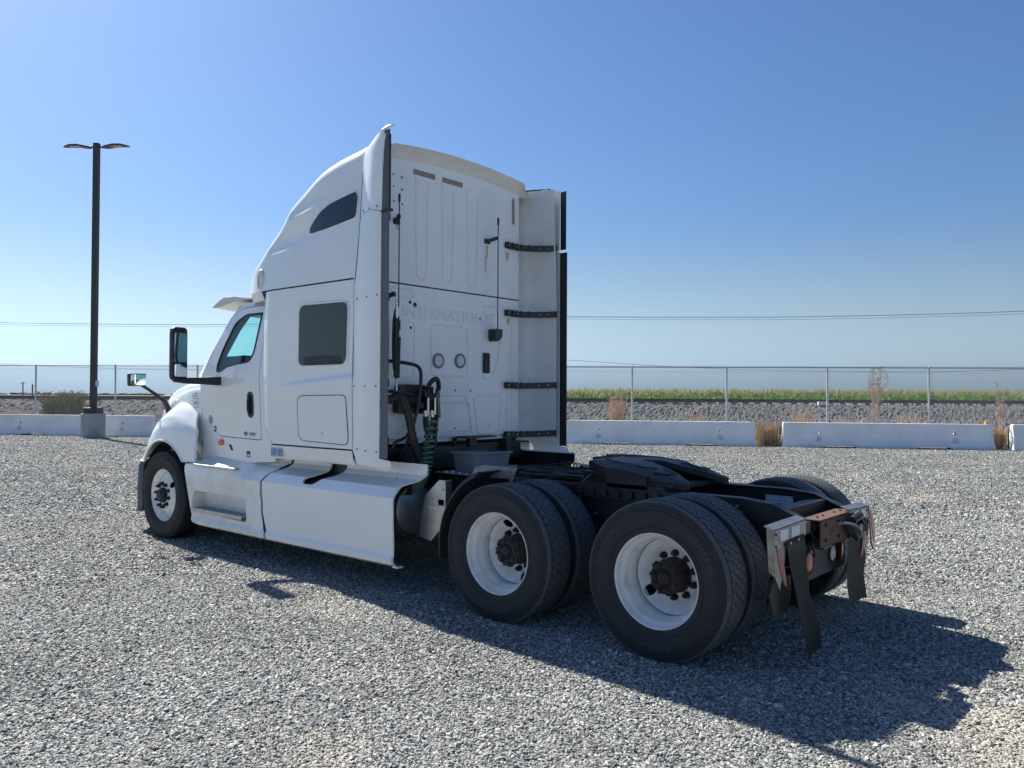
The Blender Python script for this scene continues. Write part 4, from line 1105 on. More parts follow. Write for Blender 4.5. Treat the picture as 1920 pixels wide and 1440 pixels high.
# ---------- back wall
def bx(y): t = max(0, abs(y) - .875); return 2.88 + t * t / (t + .035)
def wallfn(off=0.0): return lambda u, v, w_: (bx(u) - off + .012 * w_, u, v)
cuy = [-1.1, -1.0, -.96, -.94, -.92, -.90, -.885, -.87, -.4, 0, .4, .87, .885, .90, .92, .94, .96, 1.0, 1.1]
bm = BM(); panel(bm, [(-1.19, 1.25), (1.19, 1.25), (1.19, 2.636), (-1.19, 2.636)], [], wallfn(), cu=cuy); bw = obj('back_wall', bm, WHITE_B, T, smooth=30)
bm = BM(); panel(bm, [(-.90, 1.205), (.90, 1.205), (.90, 1.246), (-.90, 1.246)], [], wallfn(-.01)); obj('wall_flange', bm, INNER_W, T, smooth=None)
def roof_z(y): return 3.905 - .055 * (y / .9) ** 2 - .02 * sstep(.9, 1.17, abs(y))
P = [(-1.12, 2.650), (1.12, 2.650), (1.09, 3.72)] + [(y, roof_z(y) - .10) for y in (1.02, .9, .6, .3, 0, -.3, -.6, -.9, -1.02)] + [(-1.09, 3.72)]
bm = BM(); panel(bm, P, [], wallfn(), cu=cuy); uw = obj('upper_back_wall', bm, WHITE_B, T, smooth=30)
bm = BM(); panel(bm, [(-1.18, 2.61), (1.18, 2.61), (1.17, 2.68), (-1.17, 2.68)], [], wallfn(-.008), cu=cuy); obj('wall_seam', bm, SEAM, T, smooth=None)
# cove and lip of the roof edge
bm = BM(); secs = []
for i in range(41):
    y = -1.04 + 2.08 * i / 40; z = roof_z(y) - .03 * sstep(.95, 1.04, abs(y)); b_ = min(bx(y), 2.93); e = .25 + .75 * sstep(1.04, .93, abs(y))
    secs.append([(b_ + .012, y, z - .115 * e), (b_ - .006 * e, y, z - .10 * e), (b_ - .012 * e, y, z - .075 * e), (b_ - .035 * e, y, z - .04 * e), (b_ - .075 * e, y, z - .012 * e), (b_ - .085 * e, y, z + .002), (b_ - .075 * e, y, z + .014 * e), (b_ + .05, y, z + .02 * e), (3.10, y, z - .01)])
loft(bm, secs); obj('roof_lip', bm, COVE, T, smooth=50)
# embossed lines of the wall
def emboss(name, loops, parent, r_=.0075, m=WHITE_B, closed=True):
    for lp_ in loops:
        bm = BM(); tube(bm, [(bx(p[0]) - .000, p[0], p[1]) for p in lp_], r_, 6, closed=closed); obj(name, bm, m, parent, smooth=60)
emboss('wall_swage', [rrect(-.12, .37, 1.83, 2.305, .05), rrect(.58, .88, 1.81, 2.315, .06)], bw)
emboss('wall_swage', [rpoly([(-.335, 2.31), (-.62, 2.31), (-.55, 1.98), (-.47, 1.815), (-.335, 1.815)], .05)], bw)
emboss('wall_swage', [rpoly([(.36, 1.64), (-.095, 1.64), (-.195, 1.29), (.42, 1.26)], .05), rpoly([(-.205, 1.64), (-.62, 1.645), (-.585, 1.27), (-.27, 1.26)], .05), rrect(-.16, .33, 1.30, 1.575, .04, 4)], bw)
emboss('wall_swage', [rrect(.60, .86, 2.525, 2.60, .03, 4), rrect(-.62, -.34, 2.46, 2.54, .03, 4), rpoly([(-.70, 1.65), (-.86, 1.65), (-.80, 1.26), (-.70, 1.26)], .03)], bw)
for y0 in (.50, .165, -.175):
    emboss('wall_swage', [[(y0 + .075, 3.66), (y0 + .07, 3.1), (y0 + .06, 2.76), (y0 + .045, 2.72), (y0, 2.705), (y0 - .045, 2.72), (y0 - .06, 2.76), (y0 - .07, 3.1), (y0 - .075, 3.62)]], uw, closed=False)
emboss('wall_swage', [[(-.78, 1.27), (-.78, 2.0), (-.78, 2.55)], [(-.90, 1.27), (-.86, 2.55)]], bw, closed=False)
bm = BM(); tube(bm, smoothpath([(2.878, -.60, 3.83), (2.878, -.77, 3.80), (2.885, -.84, 3.70), (2.885, -.86, 3.2), (2.885, -.865, 2.66)], 6), .014, 8); obj('corner_bead', bm, WHITE_B, uw)
bm = BM(); text_geo(bm, 'INTERNATIONAL', .150, basis((2.878, .735, 2.350), (0, -1, 0), (0, 0, 1)), outline=True, bevel=.0025, sx=1.04, spacing=1.04); obj('embossed_lettering', bm, WHITE_B, bw, smooth=60)
for y0, y1, z0, z1, sl_ in ((.61, .335, 3.665, 3.70, .01), (.243, -.033, 3.665, 3.70, .0)):
    bm = BM(); add(bm, [(2.8775, y0, z0 - .005), (2.8775, y1, z0 - .005), (2.8775, y1, z1 + .01), (2.8775, y0, z1 + .01)], [(0, 1, 2, 3)]); obj('tape_residue', bm, TAPE, uw, smooth=None)
bm = BM(); add(bm, [(2.8765, -.775, 3.43), (2.8765, -.775, 3.70), (2.8775, -.81, 3.70), (2.8775, -.815, 3.43)], [(0, 1, 2, 3)]); obj('tape_residue', bm, TAPE, uw, smooth=None)
for y, z in ((.283, 1.967), (-.010, 1.975)):
    bm = BM(); lathe(bm, [(.072, 2.884), (.072, 2.868), (.064, 2.860), (.054, 2.862), (.054, 2.884)], 28, (0, y, z), 'x'); g = obj('work_lamp', bm, RINGG, T)
    bm = BM(); lathe(bm, [(.054, 2.872), (.05, 2.866), (.03, 2.862), (.001, 2.861)], 28, (0, y, z), 'x'); box(bm, 2.858, 2.864, y - .035, y + .035, z - .006, z + .006); obj('lens', bm, LENS, g)
bm = BM(); panel(bm, rrect(-.425, -.33, 1.865, 2.07, .02, 4), [], lambda u, v, w_: (2.862 + .02 * w_, u, v)); vg = obj('air_vent', bm, BLACKP, T, smooth=30)
bm = BM()
for i in range(13): bar(bm, (2.857, -.34, 1.882 + i * .0145), (2.857, -.415, 1.882 + i * .0145), .010, .005)
obj('louvre', bm, BLACKG, vg, smooth=None)
bm = BM()
for y, z, r_ in ((.64, 2.485, .016), (.58, 2.465, .024), (-.29, 2.405, .012), (.63, 2.255, .014), (.85, 3.61, .009), (.75, 3.60, .011), (.845, 3.50, .009), (.745, 3.49, .010), (.84, 3.37, .009), (.74, 3.36, .009),
                 (.27, 1.69, .010), (.05, 1.69, .010), (-.16, 1.69, .010), (.28, 1.32, .010), (.05, 1.325, .010), (-.16, 1.33, .010), (-.45, 1.245, .010), (.10, 1.50, .004), (-.44, 1.34, .008)):
    disc(bm, (bx(y) - .002, y, z), (-1, 0, 0), r_, 12)
obj('mounting_holes', bm, INK, T, smooth=None, kind='stuff')
bm = BM()
for y, z0, z1, wd in ((-.39, 3.15, 3.02, .018), (.80, 3.19, 3.12, .014), (-.37, 3.04, 2.88, .010), (-.70, 3.12, 3.04, .03), (-.72, 2.44, 2.38, .03)): add(bm, [(2.8774, y - wd, z0), (2.8774, y + wd, z0), (2.8774, y + wd * .4, z1), (2.8774, y - wd * .4, z1)], [(0, 1, 2, 3)])
obj('rust_streak', bm, mat('rust_run_stain', (.52, .44, .34), .7, var=.2, vscale=40), uw, smooth=None)
# antennas
for y, zt, zb, yb, base in ((.845, 3.42, 2.42, .815, False), (-.47, 3.43, 2.29, -.385, True)):
    bm = BM(); cyl(bm, (2.80, y, zb), (2.80, y, zt - .07), .0055, n=6); cyl(bm, (2.80, y, zt - .07), (2.80, y, zt), .011, n=8); an = obj('antenna', bm, TRIMR, T)
    bm = BM(); zb2 = 3.20; bar(bm, (2.872, yb, zb2 - .01), (2.80, y, zb2 + .03), .03, .035); box(bm, 2.86, 2.88, yb - .035, yb + .035, zb2 - .035, zb2 + .015); obj('antenna_bracket', bm, BLACKP, an, smooth=None, bevel=.004)
    if base:
        bm = BM(); P = rpoly([(y + .055, zb + .02), (y - .055, zb + .02), (y - .05, zb - .06), (y + .01, zb - .105), (y + .05, zb - .10)], .015, 3); panel(bm, P, [], lambda u, v, w_: (2.78 + .10 * w_, u, v)); obj('antenna_base', bm, BLACKP, an, smooth=30, bevel=.006)
# ---------- side extenders
def ext_y(x, z):
    k = min(max((2.95 - x) / .45, 0), 1)
    front = 1.203
    if z > 2.655:
        front = sint(2.93, WW) - .045 * (z - 2.655) + .003; d_ = z - 3.705
        if d_ > 0: front -= .13 - math.sqrt(max(.13 ** 2 - min(d_, .10) ** 2, 0))
    y = front + (1.218 - front) * sstep(0, .85, k) + .022 * math.sin(k * PI)
    zl = 1.722 + (4.139 - x) / 1.31 * .103; d = z - zl
    y += .012 * sstep(2.80, 3.05, x) * sstep(.028, -.022, d) * sstep(-.6, -.05, d)
    return y
CX = [2.55 + .035 * i for i in range(13)]
for s in (1, -1):
    lowp = rpoly([(2.972, 1.165), (2.895, 1.035), (2.52, 1.01), (2.455, 1.045), (2.47, 1.10), (2.595, 1.115), (2.590, 3.165), (2.72, 3.198), (2.86, 3.185), (2.912, 3.150), (2.975, 2.64)], [.01, .02, .04, .03, .02, .01, .01, .01, .01, .01, .01], 3)
    bm = BM(); panel(bm, lowp, [], lambda u, v, w_: (u, s * (ext_y(u, v) - .008 * w_ - .05 * sstep(1.06, 1.0, v)), v), cu=CX, cv=(1.05, 1.1, 1.3, 1.6, 1.70, 1.74, 1.78, 1.81, 1.84, 1.9, 2.2, 2.6, 3.0))
    lo = obj('side_extender', bm, WHITE, T, smooth=40)
    if s > 0: up = [(2.912, 3.158), (2.86, 3.193), (2.72, 3.206), (2.585, 3.175), (2.565, 3.60), (2.535, 3.845), (2.545, 3.862), (2.60, 3.85), (2.68, 3.82), (2.76, 3.795), (2.83, 3.79), (2.875, 3.785), (2.895, 3.70), (2.908, 3.40)]
    else: up = [(2.95, 3.158), (2.86, 3.193), (2.72, 3.206), (2.60, 3.175), (2.595, 3.80), (2.61, 3.825), (2.64, 3.815), (2.66, 3.84), (2.69, 3.815), (2.73, 3.85), (2.80, 3.835), (2.95, 3.835), (3.08, 3.84), (3.07, 3.5)]
    bm = BM(); panel(bm, up, [], lambda u, v, w_: (u, s * (ext_y(u, v) + .012 * sstep(3.25, 3.6, v) * (1 if s > 0 else 0) * sstep(2.9, 2.7, u) - .008 * w_ - .02 * sstep(3.75, 3.87, v)), v), cu=CX, cv=(3.3, 3.4, 3.5, 3.6, 3.7, 3.75, 3.8, 3.83))
    uo = obj('upper_side_extender', bm, WHITE, T, smooth=40, label='broken upper right side extender with a jagged top' if s < 0 else None)
    bm = BM(); tube(bm, [(x, s * (ext_y(x, z) + .0005), z) for x, z in [(2.885, 3.76), (2.905, 3.5), (2.913, 3.2), (2.925, 3.0), (2.955, 2.66)]] + [(x, s * (lower_y(x, z) + .0015), z) for x, z in ((2.974, 2.6), (2.974, 2.2), (2.974, 1.8), (2.974, 1.18))], .0028, 5); obj('extender_seam', bm, CHASSIS, lo)
    # inner skin joining the wall
    if s < 0:
        bm = BM(); grid(bm, 10, 20, lambda u, v: (3.09 - u * .49, s * (1.10 + (min(1.172, upper_side_y(2.95, 1.16 + v * 2.66) - .03) - 1.10 + .01) * sstep(0, .35, u)), 1.16 + v * (3.82 - 1.16))); obj('extender_inner_skin', bm, INNER_W, T, smooth=50)
        bm = BM(); tube(bm, [(3.05, -1.05, 3.842), (2.85, -1.14, 3.848), (2.70, -1.19, 3.842)], .010, 6); bar(bm, (3.0, -.86, 3.835), (2.95, -1.08, 3.842), .05, .012); obj('torn_edge', bm, HUBD, T, smooth=None)
    # rubber edges
    g_ = TRIMG if s > 0 else TRIMR
    bm = BM(); box(bm, 2.497, 2.588, s * 1.222 - .003, s * 1.222 + .003, 1.118, 3.155); obj('rubber_edge', bm, g_, lo, smooth=None, bevel=.001)
    bm = BM(); zt = 3.80 if s < 0 else 3.84
    secs = [[(2.505, s * 1.216, z), (2.585 - .03 * sstep(3.2, 3.8, z) * (s > 0), s * 1.229, z), (2.585 - .03 * sstep(3.2, 3.8, z) * (s > 0), s * 1.221, z), (2.505, s * 1.209, z)] for z in (3.185, 3.4, 3.6, zt)]
    loft(bm, secs, closed=True); obj('rubber_edge', bm, TRIMG if s > 0 else TRIMR, uo, smooth=None)
    if s > 0:
        bm = BM(); box(bm, 2.498, 2.504, s * 1.205, s * 1.222, 3.18, 3.80); obj('rubber_strip', bm, TRIMR, uo, smooth=None)
        bm = BM(); tube(bm, smoothpath([(2.60, 1.21, 3.852), (2.53, 1.21, 3.868), (2.49, 1.205, 3.868), (2.47, 1.20, 3.862)], 4), .012, 6); obj('top_cap', bm, WHITE, uo)
        bm = BM(); box(bm, 2.485, 2.56, 1.19, 1.24, 3.160, 3.180); obj('edge_joint', bm, BLACKP, uo, smooth=None)
    bm = BM()
    for x, z in ((2.924, 2.467), (2.768, 2.469), (2.630, 2.476), (2.945, 1.717), (2.787, 1.716), (2.635, 1.715), (2.901, 1.180), (2.766, 1.172), (2.622, 1.170), (2.861, 3.17), (2.755, 3.172), (2.638, 3.172)):
        zz = z + (.045 if z > 3 else 0); y = ext_y(x, zz); cyl(bm, (x, s * (y - .004), zz), (x, s * (y + .004), zz), .0095, n=10)
    obj('extender_bolts', bm, ALUD, lo, smooth=None, kind='stuff')
    for z in (3.195, 2.497, 1.751, 1.245):
        if z < 1.3 or z > 3: pass
        P = [(2.865, s * .66, z), (2.858, s * .78, z - .004), (2.835, s * .90, z - .006), (2.72, s * 1.08, z), (2.61, s * 1.195, z + .008)]
        if s > 0: P = [(2.82, .955, z), (2.76, 1.03, z), (2.70, 1.11, z), (2.61, 1.195, z + .008)]
        bm = BM(); P2 = smoothpath(P, 4)
        secs = []
        for i, p in enumerate(P2):
            d = (P2[min(i + 1, len(P2) - 1)] - P2[max(i - 1, 0)]).normalized(); n_ = Vector((-d.y, d.x, 0)) * (.02)
            secs.append([p - n_ - Vector((0, 0, .031)), p + n_ - Vector((0, 0, .031)), p + n_ + Vector((0, 0, .031)), p - n_ + Vector((0, 0, .031))])
        loft(bm, secs, closed=True)
        for i in range(1, len(P2), 2): p = P2[i]; box(bm, p.x - .03, p.x - .018, p.y - .006, p.y + .006, z - .034, z + .034)
        br = obj('extender_bracket', bm, BLACKP, T, smooth=None, bevel=.003)
        bm = BM()
        for y in ((.69, .82, 1.02, 1.13) if s < 0 else (1.13,)): p = min(P2, key=lambda q: abs(q.y * s - y)); cyl(bm, p + Vector((-.02, 0, 0)), p + Vector((-.034, -s * .006, 0)), .010, n=6)
        obj('bracket_bolts', bm, ALUD, br, smooth=None, kind='stuff')
# ---------- sleeper windows, hatch, stickers
for s in (1, -1):
    def sfn(y0, th): return lambda u, v, w_: (u, s * (lower_y(u, v) + y0 - th * w_), v)
    wq = rpoly([(3.063, 1.903), (3.785, 1.903), (3.775, 2.475), (3.045, 2.462)], .09, 6)
    bm = BM(); tube(bm, [(p[0], s * (lower_y(*p) + .001), p[1]) for p in wq], .011, 6, closed=True); fr = obj('window_surround', bm, WHITE, T, smooth=60)
    bm = BM(); panel(bm, wq, [], sfn(.006, .02)); g = obj('sleeper_window', bm, DGLASS, T, smooth=30)
    bm = BM(); panel(bm, rpoly([(3.12, 1.908), (3.70, 1.908), (3.68, 1.985), (3.45, 1.998), (3.16, 1.985)], .02, 3), [], sfn(.0085, .004)); obj('window_vent', bm, BLACKG, g, smooth=None)
    uq = rpoly([(2.958, 3.175), (3.60, 3.118), (3.665, 3.128), (3.655, 3.19), (3.50, 3.305), (3.36, 3.362), (3.10, 3.405), (2.975, 3.418), (2.94, 3.36)], .045, 4)
    def ufn(y0, th): return lambda u, v, w_: (u, s * (upper_side_y(u, v) + y0 - th * w_), v)
    uq = [(x + .02, z) for x, z in uq]
    bm = BM(); tube(bm, [(p[0], s * (upper_side_y(*p) + .0), p[1]) for p in uq], .010, 6, closed=True); obj('window_surround', bm, WHITE, T, smooth=60)
    bm = BM(); panel(bm, uq, [], ufn(.005, .02), cu=(3.1, 3.2, 3.3, 3.4, 3.5, 3.6), cv=(3.15, 3.2, 3.25, 3.3, 3.35)); obj('roof_window', bm, DGLASS, T, smooth=30)
    hq = rpoly([(3.035, 1.205), (3.765, 1.222), (3.775, 1.632), (3.10, 1.640), (3.06, 1.62)], [.07, .09, .09, .08, .02], 5)
    bm = BM(); tube(bm, [(p[0], s * (lower_y(*p) + .0005), p[1]) for p in hq], .0045, 5, closed=True); obj('hatch_gap', bm, SEAM, T)
    bm = BM(); panel(bm, hq, [], sfn(.003, .01), cv=(1.3, 1.4, 1.5), cu=(3.2, 3.4, 3.6)); hh = obj('luggage_hatch', bm, WHITE, T, smooth=30)
    bm = BM(); cyl(bm, (3.411, s * 1.19, 1.294), (3.411, s * (lower_y(3.411, 1.294) + .010), 1.294), .014, n=14); obj('hatch_lock', bm, STEELP, hh)
    if s > 0:
        for x0, x1 in ((4.118, 4.215), (4.017, 4.108)):
            bm = BM(); box(bm, x0, x1, 1.2035, 1.2055, 1.052, 1.136); g = obj('sticker', bm, STICKF, T, smooth=None)
            bm = BM(); box(bm, x0 + .01, x1 - .01, 1.2055, 1.2065, 1.062, 1.126); b_ = obj('sticker_field', bm, BLUE, g, smooth=None)
            bm = BM(); tube(bm, [((x0 + x1) / 2 + .02 * math.cos(t), 1.207, 1.098 + .016 * math.sin(t)) for t in np.linspace(-.5, 4.5, 12)], .0035, 5); bar(bm, (x0 + .025, 1.207, 1.072), (x1 - .03, 1.207, 1.084), .004, .006); obj('sticker_mark', bm, STICKF, g, smooth=None)

# ---------- cab
def cab_y(x, z): return 1.108 - .045 * sstep(4.6, 5.9, x) - .15 * max(0, z - 1.86) ** 1.0 - .02 * sstep(1.9, 1.2, z)
DOOR = rpoly([(4.565, 1.188), (5.41, 1.200), (5.685, 1.36), (5.735, 1.76), (5.60, 2.07), (5.30, 2.46), (5.10, 2.548), (4.60, 2.552)], [.03, .04, .05, .05, .05, .08, .1, .04], 5)
WIN = rpoly([(4.655, 2.478), (4.99, 2.482), (5.20, 2.405), (5.40, 2.13), (5.475, 1.96), (5.475, 1.885), (5.385, 1.868), (5.25, 1.925), (5.05, 1.948), (4.79, 1.968), (4.715, 2.06)], [.015, .07, .07, .05, .04, .03, .05, .05, .05, .07, .06], 4)
def scale_poly(P, k, c=None):
    cx = sum(p[0] for p in P) / len(P); cy = sum(p[1] for p in P) / len(P); return [(cx + (x - cx) * k, cy + (y - cy) * k) for x, y in P]
SLOT = rpoly([(5.985, 1.285), (5.90, 1.305), (5.845, 1.17), (5.785, 1.09), (5.985, 1.075)], .015, 3)
zc = (1.1, 1.3, 1.5, 1.7, 1.86, 2.0, 2.15, 2.3, 2.45)
for s in (1, -1):
    side = [(4.32, .985), (4.32, 2.585), (5.02, 2.60), (5.16, 2.57), (5.33, 2.45), (5.64, 2.09), (5.82, 1.80), (5.82, 1.40), (6.06, 1.40), (6.06, .915), (5.45, .90)]
    bm = BM(); panel(bm, side, [scale_poly(DOOR, 1.008), SLOT], lambda u, v, w_: (u, s * (cab_y(u, v) - .02 * w_ - .055 * sstep(5.74, 5.70, u + 0 * v) * 0), v), cv=zc, cu=(4.7, 4.9, 5.1, 5.3, 5.5, 5.7))
    cs = obj('cab_side', bm, WHITE, T, smooth=35)
    bm = BM(); panel(bm, scale_poly(DOOR, 1.02), [scale_poly(WIN, 1.06)], lambda u, v, w_: (u, s * (cab_y(u, v) - .014 - .015 * w_), v), cv=zc); obj('door_seal', bm, SEAM, T, smooth=None)
    bm = BM(); panel(bm, SLOT, [], lambda u, v, w_: (u, s * (cab_y(u, v) - .03 - .01 * w_), v)); obj('cowl_vent', bm, BLACKP, T, smooth=None)
    bm = BM(); panel(bm, scale_poly(DOOR, .996), [WIN], lambda u, v, w_: (u, s * (cab_y(u, v) + .003 - .02 * w_), v), cv=zc, cu=(4.7, 4.9, 5.1, 5.3, 5.5, 5.65))
    dr = obj('door', bm, WHITE, T, smooth=35)
    bm = BM(); panel(bm, scale_poly(WIN, 1.0), [[(p[0] + .004, p[1]) for p in scale_poly(WIN, .93)]], lambda u, v, w_: (u, s * (cab_y(u, v) + .004 - .014 * w_), v), cv=zc); obj('window_seal', bm, TRIMR, dr, smooth=None)
    bm = BM(); add(bm, [], []); W2 = scale_poly(WIN, .97)
    V2 = [Vector((p[0], p[1], 0)) for p in W2]
    vv = [bm.verts.new((p[0], s * (cab_y(p[0], p[1]) - .004), p[1])) for p in W2]
    for t_ in tessellate_polygon([V2]): bm.faces.new([vv[i] for i in t_])
    obj('door_glass', bm, GLASS, dr, smooth=60)
    # handle: dark recess and grip
    bm = BM(); panel(bm, rrect(4.690, 4.810, 1.405, 1.672, .055, 6), [], lambda u, v, w_: (u, s * (cab_y(u, v) + .006 - .004 * w_), v)); h_ = obj('handle_recess', bm, BLACKP, dr, smooth=None)
    bm = BM(); tube(bm, smoothpath([(4.76, s * 1.098, 1.44), (4.762, s * 1.115, 1.48), (4.762, s * 1.118, 1.54), (4.762, s * 1.115, 1.60), (4.76, s * 1.098, 1.64)], 4), .016, 8); obj('handle', bm, BLACKG, dr)
    # swage line under the mirror
    bm = BM(); tube(bm, [(5.55, s * cab_y(5.55, 1.72), 1.722), (5.1, s * cab_y(5.1, 1.72), 1.735), (4.85, s * cab_y(4.85, 1.72), 1.742)], [.010, .006, .001], 6); obj('door_swage', bm, WHITE, dr)
    bm = BM(); c_ = (5.365, s * (cab_y(5.365, 1.13)), 1.132); lathe(bm, [(.058, -.004), (.055, .012), (.040, .022), (.001, .026)], 24, (0, 0, 0)); 
    for v in bm.verts: v.co = Vector((v.co.x + c_[0], s * v.co.y + c_[1], v.co.z * .62 + c_[2]))
    obj('marker_lamp', bm, ORANGE, T)
    bm = BM(); panel(bm, [(5.20, 1.12), (5.155, 1.115), (5.11, 1.055), (5.155, 1.06)], [], lambda u, v, w_: (u, s * (cab_y(u, v) + .006 - .01 * w_), v)); obj('sill_catch', bm, BLACKP, T, smooth=None)
# decals of the near side
def dtext(bm, s_, x, z, size, dy=.0045, sx=1): text_geo(bm, s_, size, basis((x, (cab_y(x, z) + dy) if dy < .9 else dy, z), (-1, 0, 0), (0, 0, 1)), .0004, sx=sx)
bm = BM(); lathe(bm, [(.048, 0), (.048, .0015), (.001, .0015)], 28, (5.595, cab_y(5.595, 1.37) + .0035, 1.372)); dec = obj('round_badge', bm, INKG, T, smooth=None)
bm = BM(); tube(bm, [(5.595 + .036 * math.cos(t), cab_y(5.6, 1.37) + .006, 1.372 + .036 * math.sin(t)) for t in np.linspace(0, 2 * PI, 25)[:-1]], .004, 5, closed=True)
for dz in (-.012, .0, .012): bar(bm, (5.62, cab_y(5.6, 1.37) + .0055, 1.372 + dz), (5.57, cab_y(5.6, 1.37) + .0055, 1.376 + dz), .002, .004)
obj('badge_ring', bm, STICKF, dec, smooth=None)
bm = BM(); tube(bm, [(5.505 + .022 * math.cos(t), cab_y(5.5, 1.27) + .005, 1.272 + .025 * math.sin(t)) for t in np.linspace(1.0, 5.2, 14)], .0075, 5); obj('letter_decal', bm, INK, T, smooth=None)
bm = BM()
for r_ in (.012, .028, .044): tube(bm, [(4.848 + r_ * math.cos(t), cab_y(4.85, 1.23) + .005, 1.215 + r_ * math.sin(t)) for t in np.linspace(rad(35), rad(145), 9)], .0042, 5)
obj('wireless_decal', bm, INK, T, smooth=None)
bm = BM(); box(bm, 4.665, 4.775, cab_y(4.7, 1.23) + .0035, cab_y(4.7, 1.23) + .0045, 1.228, 1.258); g = obj('badge_plate', bm, INKG, T, smooth=None)
bm = BM(); box(bm, 4.68, 4.76, cab_y(4.7, 1.23) + .0035, cab_y(4.7, 1.23) + .0045, 1.204, 1.220); obj('badge_plate', bm, STICK, T, smooth=None)
bm = BM(); dtext(bm, 'LT', 6.005, 1.612, .062, 1.056, 1.5); obj('model_badge', bm, INK, T, smooth=None)
bm = BM(); panel(bm, [(5.88, 1.49), (5.975, 1.49), (5.975, 1.60), (5.88, 1.60)], [[(5.886, 1.496), (5.969, 1.496), (5.969, 1.594), (5.886, 1.594)]], lambda u, v, w_: (u, 1.058 - .002 * w_, v)); box(bm, 5.915, 5.945, 1.056, 1.058, 1.53, 1.56); obj('badge_frame', bm, INKG, T, smooth=None)
bm = BM(); panel(bm, [(4.77, 1.005), (4.83, 1.005), (4.83, 1.065), (4.77, 1.065)], [[(4.777, 1.012), (4.823, 1.012), (4.823, 1.035), (4.777, 1.035)]], lambda u, v, w_: (u, cab_y(u, v) + .004 - .002 * w_, v)); obj('warning_label', bm, INK, T, smooth=None)
# roof, windscreen, pillars
def xA(z): return interp(z, [(1.78, 5.88), (2.12, 5.645), (2.45, 5.345), (2.58, 5.20)])
def scr(u, z):
    y = u * (cab_y(5.5, z) - .004); return (xA(z) + .26 * (1 - u * u), y, z)
bm = BM(); grid(bm, 20, 10, lambda u, v: scr(-.92 + 1.84 * u, 1.80 + v * .71)); obj('windscreen', bm, GLASS, T, smooth=60)
for s in (1, -1):
    bm = BM(); grid(bm, 3, 12, lambda u, v: scr(s * (.92 + .08 * u), 1.78 + v * .80)); bmesh.ops.solidify(bm, geom=bm.faces[:], thickness=.03); obj('windscreen_pillar', bm, WHITE, T, smooth=50)
bm = BM()
def roofp(u, v):
    y = (-1 + 2 * u); x = 4.30 + v * (.90 + .26 * (1 - y * y)); z = 2.60 + .05 * (1 - y * y) - .03 * sstep(.8, 1, v) - .02 * abs(y) ** 6; return (x, y * (cab_y(5, 2.6) + .002), z)
grid(bm, 24, 10, roofp); grid(bm, 20, 2, lambda u, v: scr(-1 + 2 * u, 2.50 + v * .09)); obj('cab_roof', bm, WHITE, T, smooth=50)
bm = BM(); secs = []
for i in range(25):
    y = -1.03 + 2.06 * i / 24; q = .26 * (1 - y * y); e = sstep(1.03, .93, abs(y))
    secs.append([(4.85 + q * .3, y, 2.632), (5.20 + q, y, 2.675 + .01 * e), (5.40 + q, y, 2.682 + .02 * e), (5.49 + q, y, 2.662), (5.655 + q, y, 2.592), (5.63 + q, y, 2.584), (5.50 + q, y, 2.582 + .02 * e), (5.36 + q, y, 2.604 + .02 * e), (5.15 + q, y, 2.630)])
loft(bm, secs, closed=True); obj('sun_visor', bm, VISOR, T, smooth=40)
# interior
for s in (1, -1):
    bm = BM(); tube(bm, [(5.74, s * .97, 1.86), (5.52, s * .955, 2.12), (5.32, s * .93, 2.36), (5.10, s * .90, 2.56)], .055, 8); obj('pillar_trim', bm, SEAT, T)
bm = BM(); box(bm, 4.35, 5.75, -1.02, 1.02, 1.05, 1.10); box(bm, 4.34, 4.40, -1.0, 1.0, 1.1, 2.56); obj('cab_interior', bm, SEAT, T, smooth=None)
bm = BM(); grid(bm, 20, 8, lambda u, v: (5.10 + v * (xA(1.80) - 5.10 + .26 * (1 - (-.95 + 1.9 * u) ** 2) - .06), (-.95 + 1.9 * u) * 1.03, 2.055 - .23 * v * v + .0)); box(bm, 5.12, 5.5, -.98, .98, 1.45, 2.05); obj('dashboard', bm, SEAT, T, smooth=30)
bm = BM(); grid(bm, 16, 8, lambda u, v: (4.35 + .82 * v + .2 * v * (1 - (2 * u - 1) ** 2), -.96 + 1.92 * u, 2.55)); obj('headliner', bm, SEAT, T, smooth=30)
bm = BM(); c_ = Vector((4.98, .60, 2.02)); ax = Vector((-.85, 0, .52)).normalized(); x, y, d = frame(ax)
P = [c_ + x * .22 * math.cos(2 * PI * i / 32) + y * .22 * math.sin(2 * PI * i / 32) for i in range(32)]
tube(bm, P, .018, 8, closed=True)
for k in (0, 13, 19): tube(bm, [c_ - ax * .03, P[k]], .014, 6)
lathe_c = c_; cyl(bm, c_ - ax * .05, c_ + ax * .01, .07, n=16); cyl(bm, c_ - ax * .03, c_ - ax * .40, .03, n=10); obj('steering_wheel', bm, BLACKP, T)
for y in (.55, -.55):
    bm = BM(); box(bm, 4.42, 4.55, y - .25, y + .25, 1.5, 2.05); box(bm, 4.45, 4.95, y - .25, y + .25, 1.40, 1.52); box(bm, 4.44, 4.53, y - .13, y + .13, 2.07, 2.22); obj('seat', bm, SEAT, T, smooth=30, bevel=.04, seg=3)
